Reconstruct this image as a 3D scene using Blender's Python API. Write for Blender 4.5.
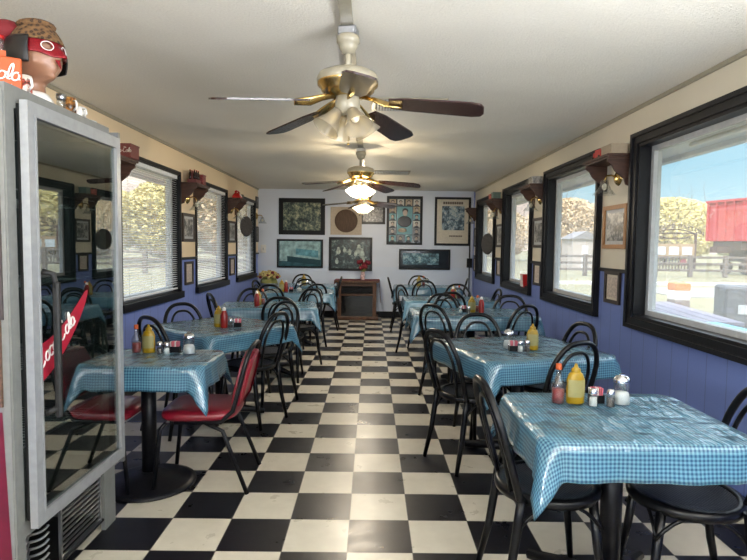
import bpy, math, random
from mathutils import Vector, Matrix
from math import sin, cos, pi, radians as R_
random.seed(7)
S = bpy.context.scene
C = S.collection
for o in list(bpy.data.objects): bpy.data.objects.remove(o)

# ------------------------------------------------------------ camera
F_PX, PIT, ROL, YAW, HC = 552.98, .06269, .01223, .00453, 1.4244
yv = Vector((sin(YAW), cos(YAW), 0)); xv = Vector((cos(YAW), -sin(YAW), 0)); zv = Vector((0, 0, 1))
fw = yv * cos(PIT) - zv * sin(PIT); up = yv * sin(PIT) + zv * cos(PIT)
cr = xv * cos(ROL) + up * sin(ROL); cu = -xv * sin(ROL) + up * cos(ROL)
cam = bpy.data.cameras.new('camera'); camo = bpy.data.objects.new('camera', cam); C.objects.link(camo)
m4 = Matrix((cr, cu, -fw)).transposed().to_4x4(); m4.translation = (0, 0, HC)
camo.matrix_world = m4
cam.sensor_width = 36; cam.lens = F_PX / 747 * 36; cam.clip_start = .05; cam.clip_end = 2000
S.camera = camo

# ------------------------------------------------------------ world, sun, exposure
W = bpy.data.worlds.new('sky'); S.world = W; W.use_nodes = True
wn = W.node_tree.nodes; wl = W.node_tree.links; wn.clear()
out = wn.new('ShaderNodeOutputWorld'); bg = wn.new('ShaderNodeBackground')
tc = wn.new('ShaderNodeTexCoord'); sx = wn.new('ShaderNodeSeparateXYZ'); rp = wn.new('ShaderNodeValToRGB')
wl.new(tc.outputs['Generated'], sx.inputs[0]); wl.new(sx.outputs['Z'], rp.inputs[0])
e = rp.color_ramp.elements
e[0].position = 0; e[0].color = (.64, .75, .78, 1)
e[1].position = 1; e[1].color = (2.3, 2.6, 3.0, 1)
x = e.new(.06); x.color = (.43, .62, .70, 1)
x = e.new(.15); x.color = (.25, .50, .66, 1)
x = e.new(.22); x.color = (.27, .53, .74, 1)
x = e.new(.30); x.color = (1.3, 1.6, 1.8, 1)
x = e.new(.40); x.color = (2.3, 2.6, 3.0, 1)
nz = wn.new('ShaderNodeTexNoise'); mp = wn.new('ShaderNodeMapping'); mp.inputs['Scale'].default_value = (1, 1, 6)
wl.new(tc.outputs['Generated'], mp.inputs[0]); wl.new(mp.outputs[0], nz.inputs['Vector']); nz.inputs['Scale'].default_value = 2.2
cr2 = wn.new('ShaderNodeValToRGB'); cr2.color_ramp.elements[0].position = .5; cr2.color_ramp.elements[1].position = .75
wl.new(nz.outputs['Fac'], cr2.inputs[0])
mx = wn.new('ShaderNodeMixRGB'); mx.inputs[2].default_value = (.60, .72, .78, 1)
wl.new(cr2.outputs[0], mx.inputs[0]); wl.new(rp.outputs[0], mx.inputs[1])
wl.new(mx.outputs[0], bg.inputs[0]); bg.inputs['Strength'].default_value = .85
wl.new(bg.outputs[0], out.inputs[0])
SUN_DIR = Vector((-.36, -.72, .80)).normalized()      # towards the sun
sl = bpy.data.lights.new('sun', 'SUN'); sl.energy = 2.2; sl.angle = R_(1.0); sl.color = (1, .93, .82)
so = bpy.data.objects.new('sun', sl); C.objects.link(so); so.rotation_euler = SUN_DIR.to_track_quat('Z', 'Y').to_euler()
S.view_settings.view_transform = 'Standard'; S.view_settings.look = 'None'; S.view_settings.gamma = 1
S.view_settings.use_curve_mapping = False; S.view_settings.exposure = 1.2
S.cycles.max_bounces = 10; S.cycles.diffuse_bounces = 5; S.cycles.glossy_bounces = 4
S.cycles.transparent_max_bounces = 24; S.cycles.use_denoising = True
S.cycles.sample_clamp_indirect = 6; S.cycles.caustics_reflective = False; S.cycles.caustics_refractive = False

BULB_W = 3.0
L, R, D, CH = -2.23, 2.02, 10.9, 2.5
Y0 = -4.2

# window openings:  (y0, y1) of the outer casing
RWIN = [(-3.2, -.9), (-.4, 1.75), (2.25, 4.29), (4.87, 6.43), (6.93, 8.43), (9.0, 10.5)]
LWIN = [(-3.2, -.9), (-.4, 1.6), (4.90, 6.47), (7.02, 8.56), (9.12, 10.62)]
for (a, b), xx, rot in [(w, R + .16, pi / 2) for w in RWIN] + [(w, L - .16, -pi / 2) for w in LWIN]:
    pl = bpy.data.lights.new('window_portal', 'AREA'); pl.shape = 'RECTANGLE'; pl.size = 1.4; pl.size_y = b - a - .1
    pl.cycles.is_portal = True
    po = bpy.data.objects.new('window_portal', pl); C.objects.link(po)
    po.location = (xx, (a + b) / 2, 1.56); po.rotation_euler = (0, rot, 0)
# added fill lamps at the unseen near windows, tilted up to brighten the ceiling
def fill_lamp(x, y, z, sx_, sy_, rot, w):
    a_ = bpy.data.lights.new('fill_lamp', 'AREA'); a_.shape = 'RECTANGLE'; a_.size = sx_; a_.size_y = sy_; a_.energy = w; a_.color = (.93, .96, 1)
    q_ = bpy.data.objects.new('fill_lamp', a_); C.objects.link(q_); q_.location = (x, y, z); q_.rotation_euler = rot
for y_, w_, s_ in ((-2.05, 210, 1.2),):
    fill_lamp(R - .10, y_, 1.45, s_, 2.0, (0, pi / 2 + 1.1, 0), w_)
    fill_lamp(L + .10, y_, 1.45, s_, 2.0, (0, -pi / 2 - 1.1, 0), w_)
fill_lamp(R - .10, .35, 1.45, .9, 2.0, (0, pi / 2 + 1.1, 0), 90)

# ------------------------------------------------------------ mesh builder
class MB:
    def __init__(s): s.v = []; s.f = []; s.sm = []; s.mi = []; s.uv = {}
    def add(s, vs, fs, smooth=False, mi=0, M=None):
        b = len(s.v)
        if M is not None: vs = [tuple(M @ Vector(p)) for p in vs]
        s.v += [tuple(p) for p in vs]; s.f += [tuple(i + b for i in f) for f in fs]
        s.sm += [smooth] * len(fs); s.mi += [mi] * len(fs); return s
    def box(s, x0, x1, y0, y1, z0, z1, M=None, mi=0):
        v = [(x, y, z) for x in (x0, x1) for y in (y0, y1) for z in (z0, z1)]
        return s.add(v, [(0, 1, 3, 2), (4, 6, 7, 5), (0, 4, 5, 1), (2, 3, 7, 6), (0, 2, 6, 4), (1, 5, 7, 3)], False, mi, M)
    def bbox(s, x0, x1, y0, y1, z0, z1, r=.01, M=None, mi=0):   # box with chamfered vertical & horizontal edges
        xs = (x0, x0 + r, x1 - r, x1)
        pts = []; 
        ring = [(x0 + r, y0), (x1 - r, y0), (x1, y0 + r), (x1, y1 - r), (x1 - r, y1), (x0 + r, y1), (x0, y1 - r), (x0, y0 + r)]
        cx, cy = (x0 + x1) / 2, (y0 + y1) / 2
        def inset(p, d): return (p[0] - d * (1 if p[0] > cx else -1), p[1] - d * (1 if p[1] > cy else -1))
        rings = [[(*inset(p, r * .7), z0) for p in ring], [(*p, z0 + r) for p in ring], [(*p, z1 - r) for p in ring], [(*inset(p, r * .7), z1) for p in ring]]
        return s.loft(rings, True, False, mi, M)
    def loft(s, rings, cap=True, smooth=True, mi=0, M=None, closed=True):
        n = len(rings[0]); v = [p for r in rings for p in r]; f = []
        for i in range(len(rings) - 1):
            for j in range(n if closed else n - 1):
                k = (j + 1) % n
                f.append((i * n + j, i * n + k, (i + 1) * n + k, (i + 1) * n + j))
        s.add(v, f, smooth, mi, M)
        if cap:
            b = len(s.v) - len(v)
            s.f += [tuple(b + j for j in reversed(range(n))), tuple(b + (len(rings) - 1) * n + j for j in range(n))]
            s.sm += [False] * 2; s.mi += [mi] * 2
        return s
    def tube(s, pts, r, n=8, cap=True, M=None, mi=0, flat=1.0, closed=False):
        pts = [Vector(p) for p in pts]; rr = r if isinstance(r, (list, tuple)) else [r] * len(pts)
        rings = []; ref = None; N = len(pts)
        for i, p in enumerate(pts):
            a = pts[(i - 1) % N] if closed else pts[max(i - 1, 0)]
            c = pts[(i + 1) % N] if closed else pts[min(i + 1, N - 1)]
            t = (c - a).normalized()
            if ref is None: ref = t.orthogonal().normalized()
            ref = (ref - t * ref.dot(t)).normalized(); b = t.cross(ref)
            rings.append([tuple(p + (ref * cos(2 * pi * k / n) + b * sin(2 * pi * k / n) * flat) * rr[i]) for k in range(n)])
        if closed: rings.append(rings[0]); cap = False
        return s.loft(rings, cap, True, mi, M)
    def lathe(s, prof, n=24, c=(0, 0, 0), M=None, mi=0, cap=False, sm=True):   # prof (r, z)
        rings = [[(c[0] + r * cos(2 * pi * k / n), c[1] + r * sin(2 * pi * k / n), c[2] + z) for k in range(n)] for r, z in prof]
        return s.loft(rings, cap, sm, mi, M)
    def prism(s, poly, h0, h1, M=None, mi=0, smooth=False):   # poly in xy, extruded z
        n = len(poly); v = [(*p, h0) for p in poly] + [(*p, h1) for p in poly]
        f = [tuple(reversed(range(n))), tuple(range(n, 2 * n))] + [(i, (i + 1) % n, n + (i + 1) % n, n + i) for i in range(n)]
        return s.add(v, f, smooth, mi, M)
    def ball(s, c, r, n=12, m=8, M=None, mi=0, sc=(1, 1, 1)):
        prof = [(max(.001, sin(pi * i / m)), -cos(pi * i / m)) for i in range(m + 1)]
        rings = [[(c[0] + r * sc[0] * q * cos(2 * pi * k / n), c[1] + r * sc[1] * q * sin(2 * pi * k / n), c[2] + r * sc[2] * z) for k in range(n)] for q, z in prof]
        return s.loft(rings, True, True, mi, M)
    def build(s, name, mats, parent=None, loc=None, rot=None):
        me = bpy.data.meshes.new(name); me.from_pydata(s.v, [], s.f)
        me.polygons.foreach_set('use_smooth', s.sm); me.polygons.foreach_set('material_index', s.mi)
        for m in (mats if isinstance(mats, (list, tuple)) else [mats]): me.materials.append(m)
        me.update()
        o = bpy.data.objects.new(name, me); C.objects.link(o)
        if parent is not None: o.parent = parent
        if loc is not None: o.location = loc
        if rot is not None: o.rotation_euler = rot
        return o

def tag(o, label, cat, group=None, kind=None):
    if label: o['label'] = label
    if cat: o['category'] = cat
    if group: o['group'] = group
    if kind: o['kind'] = kind
    return o
def struct(o): o['kind'] = 'structure'; return o
def empty(name, loc=(0, 0, 0), rz=0, label=None, cat=None, group=None):
    o = bpy.data.objects.new(name, None); C.objects.link(o); o.location = loc; o.rotation_euler = (0, 0, rz)
    o.empty_display_size = .1
    return tag(o, label, cat, group)
def dup(root, loc, rz, label, group=None, cat=None):
    def cp(o, par):
        c = o.copy(); C.objects.link(c)
        if par is not None: c.parent = par
        for ch in kids.get(o.name, []): cp(ch, c)
        return c
    kids = {}
    def coll(o):
        kids[o.name] = list(o.children)
        for ch in o.children: coll(ch)
    coll(root)
    r = cp(root, None); r.location = loc; r.rotation_euler = (0, 0, rz); r['label'] = label
    if group: r['group'] = group
    return r
def T(x, y, z, rz=0, rx=0, ry=0):
    return Matrix.Translation((x, y, z)) @ Matrix.Rotation(rz, 4, 'Z') @ Matrix.Rotation(ry, 4, 'Y') @ Matrix.Rotation(rx, 4, 'X')

# ------------------------------------------------------------ materials
class NT:
    def __init__(s, name):
        s.m = bpy.data.materials.new(name); s.m.use_nodes = True; s.n = s.m.node_tree.nodes; s.l = s.m.node_tree.links
        s.b = s.n['Principled BSDF']; s.o = s.n['Material Output']
    def new(s, t, **k):
        q = s.n.new('ShaderNode' + t)
        for a, v in k.items(): setattr(q, a, v)
        return q
    def math(s, op, a, b=None, c=None):
        q = s.new('Math', operation=op)
        for i, v in enumerate((a, b, c)):
            if v is None: continue
            if isinstance(v, (int, float)): q.inputs[i].default_value = v
            else: s.l.new(v, q.inputs[i])
        return q.outputs[0]
    def mix(s, f, a, b, typ='MIX'):
        q = s.new('MixRGB', blend_type=typ)
        for i, v in enumerate((f, a, b)):
            if isinstance(v, (int, float)): q.inputs[i].default_value = v
            elif isinstance(v, tuple): q.inputs[i].default_value = (*v, 1)[:4]
            else: s.l.new(v, q.inputs[i])
        return q.outputs[0]
    def co(s, k='Object'): return s.new('TexCoord').outputs[k]
    def noise(s, vec, scale, detail=3, rough=.5, out='Fac'):
        q = s.new('TexNoise'); q.inputs['Scale'].default_value = scale; q.inputs['Detail'].default_value = detail; q.inputs['Roughness'].default_value = rough
        if vec is not None: s.l.new(vec, q.inputs['Vector'])
        return q.outputs[out]
    def ramp(s, f, stops):
        q = s.new('ValToRGB'); e = q.color_ramp.elements
        while len(e) < len(stops): e.new(.5)
        for i, (p, c) in enumerate(stops): e[i].position = p; e[i].color = (*c, 1)[:4]
        s.l.new(f, q.inputs[0]); return q.outputs[0]
    def mapping(s, vec, sc=(1, 1, 1), loc=(0, 0, 0), rot=(0, 0, 0)):
        q = s.new('Mapping'); q.inputs['Scale'].default_value = sc; q.inputs['Location'].default_value = loc; q.inputs['Rotation'].default_value = rot
        s.l.new(vec, q.inputs[0]); return q.outputs[0]
    def bump(s, h, st=.3, dist=.01):
        q = s.new('Bump'); q.inputs['Strength'].default_value = st; q.inputs['Distance'].default_value = dist
        s.l.new(h, q.inputs['Height']); s.l.new(q.outputs[0], s.b.inputs['Normal']); return s
    def set(s, **k):
        for a, v in k.items():
            i = s.b.inputs[a.replace('_', ' ')]
            if isinstance(v, tuple): i.default_value = (*v, 1)[:4]
            elif isinstance(v, (int, float)): i.default_value = v
            else: s.l.new(v, i)
        return s

def M(name, col, rough=.5, metal=0, noise=None, bump=None, coat=0, var=.08, spec=.5):
    t = NT(name); c = t.co()
    f = t.noise(c, noise or 30, 4)
    lo = tuple(max(0, x * (1 - var)) for x in col); hi = tuple(min(1, x * (1 + var)) for x in col)
    t.set(Base_Color=t.ramp(f, [(.3, lo), (.7, hi)]), Roughness=rough, Metallic=metal)
    t.b.inputs['Specular IOR Level'].default_value = spec
    if coat: t.b.inputs['Coat Weight'].default_value = coat; t.b.inputs['Coat Roughness'].default_value = .1
    if bump: t.bump(t.noise(c, bump[0], 3), bump[1], .005)
    return t.m
def wood(name, a, b, axis='X', rough=.45, sc=6):
    t = NT(name); s = {'X': (1, 9, 9), 'Y': (9, 1, 9), 'Z': (9, 9, 1)}[axis]
    f = t.noise(t.mapping(t.co(), s), sc, 5, .6)
    t.set(Base_Color=t.ramp(f, [(.3, a), (.7, b)]), Roughness=rough).bump(f, .15, .003); return t.m
def glass(name, tint=(1, 1, 1), ior=1.5, rough=0.0):
    t = NT(name); t.n.remove(t.b)
    tr = t.new('BsdfTransparent'); tr.inputs[0].default_value = (*tint, 1)
    gl = t.new('BsdfGlossy'); gl.inputs['Roughness'].default_value = rough; gl.inputs[0].default_value = (1, 1, 1, 1)
    fr = t.new('Fresnel'); bf = t.new('NewGeometry').outputs['Backfacing']; t.l.new(t.math('ADD', t.math('MULTIPLY', bf, 1 / ior - ior), ior), fr.inputs[0])
    mxs = t.new('MixShader'); t.l.new(fr.outputs[0], mxs.inputs[0]); t.l.new(tr.outputs[0], mxs.inputs[1]); t.l.new(gl.outputs[0], mxs.inputs[2])
    t.l.new(mxs.outputs[0], t.o.inputs[0]); return t.m

# floor
t = NT('checker_vinyl'); c = t.mapping(t.new('NewGeometry').outputs['Position'], (1 / .3048,) * 3, (.0967 / .3048 + 100, -2.4835 / .3048 + 100, .5))
ck = t.new('TexChecker'); ck.inputs['Scale'].default_value = 1; t.l.new(c, ck.inputs['Vector'])
ck.inputs['Color1'].default_value = (.64, .595, .49, 1); ck.inputs['Color2'].default_value = (.009, .009, .013, 1)
sp = t.noise(c, 26, 4, .8); sp2 = t.noise(c, 4, 3)
fine = t.ramp(sp, [(.62, (0, 0, 0)), (.70, (1, 1, 1))]); dk = t.ramp(sp, [(.30, (1, 1, 1)), (.38, (0, 0, 0))])
col = t.mix(t.math('MULTIPLY', fine, .15), ck.outputs[0], (.45, .42, .38)); col = t.mix(t.math('MULTIPLY', dk, .12), col, (.15, .13, .11))
col = t.mix(t.math('MULTIPLY', sp2, .35), col, (.5, .45, .4), 'MULTIPLY')
fx = t.new('SeparateXYZ'); t.l.new(c, fx.inputs[0])
def edge(o): a = t.math('FRACT', o); return t.math('MINIMUM', a, t.math('SUBTRACT', 1, a))
seam = t.math('LESS_THAN', t.math('MINIMUM', edge(fx.outputs[0]), edge(fx.outputs[1])), .008)
col = t.mix(t.math('MULTIPLY', seam, .6), col, (.06, .05, .045))
t.set(Base_Color=col, Roughness=t.math('ADD', .20, t.math('MULTIPLY', t.noise(c, 2.5, 4), .22))); t.bump(t.math('SUBTRACT', t.noise(c, 1.3, 2), t.math('MULTIPLY', seam, .2)), .15, .01)
m_floor = t.m
# side walls: cream above the chair rail height, periwinkle below
def wallmat(name, top, low, split=1.25, groove=True):
    t = NT(name); p = t.new('NewGeometry').outputs['Position']; s = t.new('SeparateXYZ'); t.l.new(p, s.inputs[0])
    f = t.math('LESS_THAN', s.outputs[2], split)
    n = t.noise(p, 3, 4); col = t.mix(f, top, low); col = t.mix(t.math('MULTIPLY', n, .25), col, (.78, .76, .74), 'MULTIPLY')
    gy = t.math('FRACT', t.math('MULTIPLY', s.outputs[1], 5.2)); gv = t.math('LESS_THAN', gy, .05)
    gv = t.math('MULTIPLY', gv, f)
    if groove: col = t.mix(t.math('MULTIPLY', gv, .45), col, tuple(x * .35 for x in low))
    h = t.math('SUBTRACT', t.math('MULTIPLY', t.noise(p, 60, 2), .3), gv if groove else 0.0)
    t.set(Base_Color=col, Roughness=.42).bump(h, .35, .006); return t.m
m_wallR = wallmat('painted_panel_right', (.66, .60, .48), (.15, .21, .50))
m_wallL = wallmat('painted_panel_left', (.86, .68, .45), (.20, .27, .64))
m_wallB = wallmat('painted_wall_far', (.68, .73, .84), (.66, .73, .86), 1.0, False)
t = NT('popcorn_ceiling'); c = t.new('NewGeometry').outputs['Position']
col = t.ramp(t.noise(c, .6, 3), [(.3, (.80, .76, .68)), (.7, (.90, .86, .77))])
t.set(Base_Color=t.mix(t.math('MULTIPLY', t.noise(c, 90, 3), .3), col, (.3, .28, .25)), Roughness=.5)
t.bump(t.math('ADD', t.noise(c, 85, 3, .7), t.math('MULTIPLY', t.noise(c, 2.2, 2), 2.0)), .8, .012); m_ceil = t.m

m_black = M('black_paint', (.006, .006, .008), .38, bump=(60, .1), spec=.25)
m_lacq = M('black_lacquered_wood', (.003, .003, .004), .28, spec=.3)
m_vinyl = M('white_vinyl', (.45, .46, .47), .4)
m_blind = M('blind_slat', (.72, .73, .74), .45)
m_win = glass('window_glass', (.96, .97, .97), 1.45)
_t = m_win.node_tree; _mx = [q for q in _t.nodes if q.type == 'MIX_SHADER'][0]; _o = [q for q in _t.nodes if q.type == 'OUTPUT_MATERIAL'][0]
_d = _t.nodes.new('ShaderNodeBsdfTranslucent'); _d.inputs[0].default_value = (.85, .83, .80, 1); _m2 = _t.nodes.new('ShaderNodeMixShader'); _m2.inputs[0].default_value = .13
_t.links.new(_mx.outputs[0], _m2.inputs[1]); _t.links.new(_d.outputs[0], _m2.inputs[2]); _t.links.new(_m2.outputs[0], _o.inputs[0])   # film of dust on the panes
m_brown = wood('walnut_wood', (.035, .015, .010), (.085, .036, .022), 'Y', .55)
m_blade = wood('dark_blade_wood', (.018, .008, .008), (.035, .015, .014), 'X', .22)
m_oak = wood('honey_oak', (.30, .13, .04), (.45, .22, .08), 'Z')
m_dkwood = wood('dark_frame_wood', (.018, .012, .01), (.04, .025, .02), 'Z')
m_brass = M('aged_brass', (.55, .38, .14), .25, 1.0)
m_cream = M('cream_enamel', (.30, .27, .20), .35)
m_chrome = M('chrome', (.7, .7, .72), .15, 1.0)
m_steel = M('brushed_steel', (.45, .46, .48), .35, 1.0)
m_fr = M('fridge_enamel', (.175, .178, .168), .4)
m_fr2 = M('fridge_side_panel', (.20, .20, .19), .5)
m_alu = M('aluminium_door_frame', (.32, .33, .34), .4, .3)
m_gasket = M('rubber_gasket', (.006, .006, .006), .6)
m_red = M('red_vinyl', (.20, .006, .018), .36, bump=(40, .1), coat=.3)
m_redp = M('red_paint', (.45, .012, .012), .4)
m_white = M('white_ceramic', (.75, .73, .70), .3)
m_yel = M('mustard_yellow', (.30, .185, .003), .35)
m_ket = M('ketchup_red', (.24, .008, .004), .3)
m_pinkp = M('pink_paper', (.70, .16, .22), .6)
m_salt = M('white_grains', (.75, .75, .73), .8)
m_pep = M('black_pepper', (.06, .05, .045), .8, noise=200, var=.6)
m_orng = M('orange_cardboard', (.45, .075, .012), .5)
m_skin = M('tan_plaster_skin', (.27, .135, .08), .4)
m_cola = M('dark_cola', (.02, .006, .003), .1)
m_glassy = glass('clear_glass', (.80, .83, .84), 1.6)
_t = m_glassy.node_tree; _mx = [q for q in _t.nodes if q.type == 'MIX_SHADER'][0]; _o = [q for q in _t.nodes if q.type == 'OUTPUT_MATERIAL'][0]
_d = _t.nodes.new('ShaderNodeBsdfDiffuse'); _d.inputs[0].default_value = (.75, .72, .70, 1); _m2 = _t.nodes.new('ShaderNodeMixShader'); _m2.inputs[0].default_value = .04
_t.links.new(_mx.outputs[0], _m2.inputs[1]); _t.links.new(_d.outputs[0], _m2.inputs[2]); _t.links.new(_m2.outputs[0], _o.inputs[0])
m_shade = glass('frosted_bell_glass', (.85, .78, .62), 1.5, .2)
_t = m_shade.node_tree; _mx = [q for q in _t.nodes if q.type == 'MIX_SHADER'][0]; _o = [q for q in _t.nodes if q.type == 'OUTPUT_MATERIAL'][0]
_d = _t.nodes.new('ShaderNodeBsdfTranslucent'); _d.inputs[0].default_value = (.60, .53, .40, 1); _e = _t.nodes.new('ShaderNodeBsdfDiffuse'); _e.inputs[0].default_value = (.62, .56, .45, 1)
_m3 = _t.nodes.new('ShaderNodeMixShader'); _m3.inputs[0].default_value = .6; _t.links.new(_d.outputs[0], _m3.inputs[1]); _t.links.new(_e.outputs[0], _m3.inputs[2])
_m2 = _t.nodes.new('ShaderNodeMixShader'); _m2.inputs[0].default_value = .40
_t.links.new(_mx.outputs[0], _m2.inputs[1]); _t.links.new(_m3.outputs[0], _m2.inputs[2]); _t.links.new(_m2.outputs[0], _o.inputs[0])
m_bulb = M('frosted_bulb', (.8, .72, .55), .4)
m_teal = M('cyan_painted_top', (.10, .42, .50), .5)

# gingham oilcloth
def gingham(name, hue=(.0012, .055, .13)):
    t = NT(name); uv = t.new('UVMap'); s = t.new('SeparateXYZ'); t.l.new(uv.outputs[0], s.inputs[0])
    P = 1 / .0145
    a = t.math('GREATER_THAN', t.math('FRACT', t.math('MULTIPLY', s.outputs[0], P)), .5)
    b = t.math('GREATER_THAN', t.math('FRACT', t.math('MULTIPLY', s.outputs[1], P)), .5)
    f = t.math('MULTIPLY', t.math('ADD', a, b), .5)
    col = t.mix(f, (.125, .28, .36), hue)
    w = t.noise(t.mapping(uv.outputs[0], (1.5, 5, 1), rot=(0, 0, .6)), 1.9, 3, .5)
    w2 = t.noise(t.mapping(uv.outputs[0], (6, 1.6, 1), rot=(0, 0, -.5)), 3.0, 3, .5)
    t.set(Base_Color=col, Roughness=.35); t.b.inputs['Coat Weight'].default_value = 1; t.b.inputs['Coat Roughness'].default_value = .08
    sn = t.new('SeparateXYZ'); t.l.new(t.new('NewGeometry').outputs['Normal'], sn.inputs[0]); up_ = t.math('GREATER_THAN', sn.outputs[2], .6)
    t.bump(t.math('MULTIPLY', t.math('ADD', w, w2), t.math('ADD', t.math('MULTIPLY', up_, .85), .15)), .6, .05)
    for l_ in list(t.l):
        pass
    bn = [q for q in t.n if q.type == 'BUMP'][0]; t.l.new(bn.outputs[0], t.b.inputs['Coat Normal'])
    return t.m
m_cloth = gingham('blue_gingham_oilcloth')
# woven seat
t = NT('woven_seat'); c = t.co(); s = t.new('SeparateXYZ'); t.l.new(c, s.inputs[0])
a = t.math('SINE', t.math('MULTIPLY', s.outputs[0], 520)); b = t.math('SINE', t.math('MULTIPLY', s.outputs[1], 520))
h = t.math('MULTIPLY', a, b)
t.set(Base_Color=t.ramp(h, [(.3, (.010, .012, .02)), (.7, (.05, .06, .10))]), Roughness=.3).bump(h, .6, .002); m_seat = t.m
# picture prints
def print_mat(name, cols, scale=9, seed=0, stretch=(1, 1, 1)):
    t = NT(name); c = t.mapping(t.co(), stretch, (seed * 3.1, seed, seed * 2.3))
    v = t.new('TexVoronoi'); v.inputs['Scale'].default_value = scale * 2.6; t.l.new(c, v.inputs['Vector'])
    f = t.math('ADD', t.math('MULTIPLY', t.noise(c, scale * .8, 8, .72), .85), t.math('MULTIPLY', v.outputs['Distance'], .12))
    n = len(cols); t.set(Base_Color=t.ramp(f, [(.40 + .22 * i / (n - 1), q) for i, q in enumerate(cols)]), Roughness=.3); return t.m
BW = [(.015, .015, .015), (.08, .08, .08), (.35, .34, .32), (.5, .48, .44)]
m_print_bw = print_mat('old_photograph_print', BW, 16, 1)
m_print_cert = M('paper_notice', (.50, .42, .36), .3, noise=60, var=.35)
m_paper = M('cream_paper', (.58, .52, .42), .4)

# ------------------------------------------------------------ room shell
struct(MB().box(L - .15, R + .15, Y0, D + .15, -.1, 0).build('floor', m_floor))
struct(MB().box(L - .15, R + .15, Y0, D + .15, CH, CH + .12).build('ceiling', m_ceil))
def sidewall(name, xi, xo, wins, m, zl, zh, inset):
    b = MB(); x0, x1 = min(xi, xo), max(xi, xo)
    ys = [Y0 - .15]
    for a, c in wins: ys += [a + inset, c - inset]
    ys.append(D + .15)
    for i in range(0, len(ys), 2): b.box(x0, x1, ys[i], ys[i + 1], 0, CH)
    for a, c in wins:
        b.box(x0, x1, a + inset, c - inset, 0, zl); b.box(x0, x1, a + inset, c - inset, zh, CH)
    return struct(b.build(name, m))
RZ0, RZ1 = .815, 2.295
LZ0, LZ1 = .79, 2.24
sidewall('wall_right', R, R + .16, RWIN, m_wallR, RZ0 + .05, RZ1 - .05, .05)
sidewall('wall_left', L, L - .16, LWIN, m_wallL, LZ0 + .04, LZ1 - .03, .03)
struct(MB().box(L - .16, R + .16, D, D + .15, 0, CH).build('wall_back', m_wallB))
struct(MB().box(L - .16, R + .16, Y0 - .15, Y0, 0, .5).box(L - .16, R + .16, Y0 - .15, Y0, 2.4, CH).box(L - .16, -1.9, Y0 - .15, Y0, .5, 2.4).box(1.7, R + .16, Y0 - .15, Y0, .5, 2.4).build('wall_front', m_wallB))
fw8 = MB().box(-1.9, 1.7, Y0 - .1, Y0, .5, .56).box(-1.9, 1.7, Y0 - .1, Y0, 2.34, 2.4)
for x in (-1.9, -.7, .5, 1.64): fw8.box(x, x + .06, Y0 - .1, Y0, .56, 2.34)
fw8 = struct(fw8.build('window_20', m_black)); struct(MB().box(-1.88, 1.68, Y0 - .06, Y0 - .056, .52, 2.38).build('window_pane', m_win, fw8))
struct(MB().box(L, R, D - .02, D, 0, .12).build('baseboard_back', m_black))
struct(MB().box(L, L + .015, Y0, D, 0, .10).build('baseboard_left', m_black))
struct(MB().box(R - .015, R, Y0, D, 0, .10).build('baseboard_right', m_black))
struct(MB().box(-.16, -.10, Y0, D, CH - .02, CH).build('trim_1', m_cream))
struct(MB().box(L, L + .02, Y0, D, CH - .025, CH).box(R - .02, R, Y0, D, CH - .025, CH).build('trim_2', m_cream))
rails = MB()
for a, b in ((4.29, 4.87), (6.43, 6.93), (8.43, 9.0), (10.5, D)): rails.box(R - .02, R, a, b, 1.225, 1.255)
for a, b in ((1.6, 4.9), (6.47, 7.02), (8.56, 9.12), (10.62, D)): rails.box(L, L + .02, a, b, 1.225, 1.255)
struct(rails.build('trim_3', m_black))
# corner seams of the back wall
struct(MB().box(R - .03, R, D - .03, D, 0, CH).build('trim_4', M('blue_corner_strip', (.25, .3, .55), .5)))

def ring(b, axis_x0, axis_x1, y0, y1, z0, z1, w, mi=0):   # rectangular frame in the y-z plane
    b.box(axis_x0, axis_x1, y0, y0 + w, z0, z1, mi=mi); b.box(axis_x0, axis_x1, y1 - w, y1, z0, z1, mi=mi)
    b.box(axis_x0, axis_x1, y0 + w, y1 - w, z0, z0 + w, mi=mi); b.box(axis_x0, axis_x1, y0 + w, y1 - w, z1 - w, z1, mi=mi)
for i, (a, b_) in enumerate(RWIN):
    b = MB(); ring(b, R - .035, R, a, b_, RZ0, RZ1, .085); ring(b, R - .05, R - .035, a + .005, b_ - .005, RZ0 + .005, RZ1 - .005, .03)
    ring(b, R - .02, R + .09, a + .085, b_ - .085, RZ0 + .085, RZ1 - .085, .022)
    w = struct(b.build('window_%d' % (i + 1), m_black))
    b = MB(); ring(b, R + .07, R + .13, a + .105, b_ - .105, RZ0 + .105, RZ1 - .105, .04); struct(b.build('window_frame', m_vinyl, w))
    struct(MB().box(R + .098, R + .102, a + .14, b_ - .14, RZ0 + .14, RZ1 - .14).build('window_pane', m_win, w))
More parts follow.
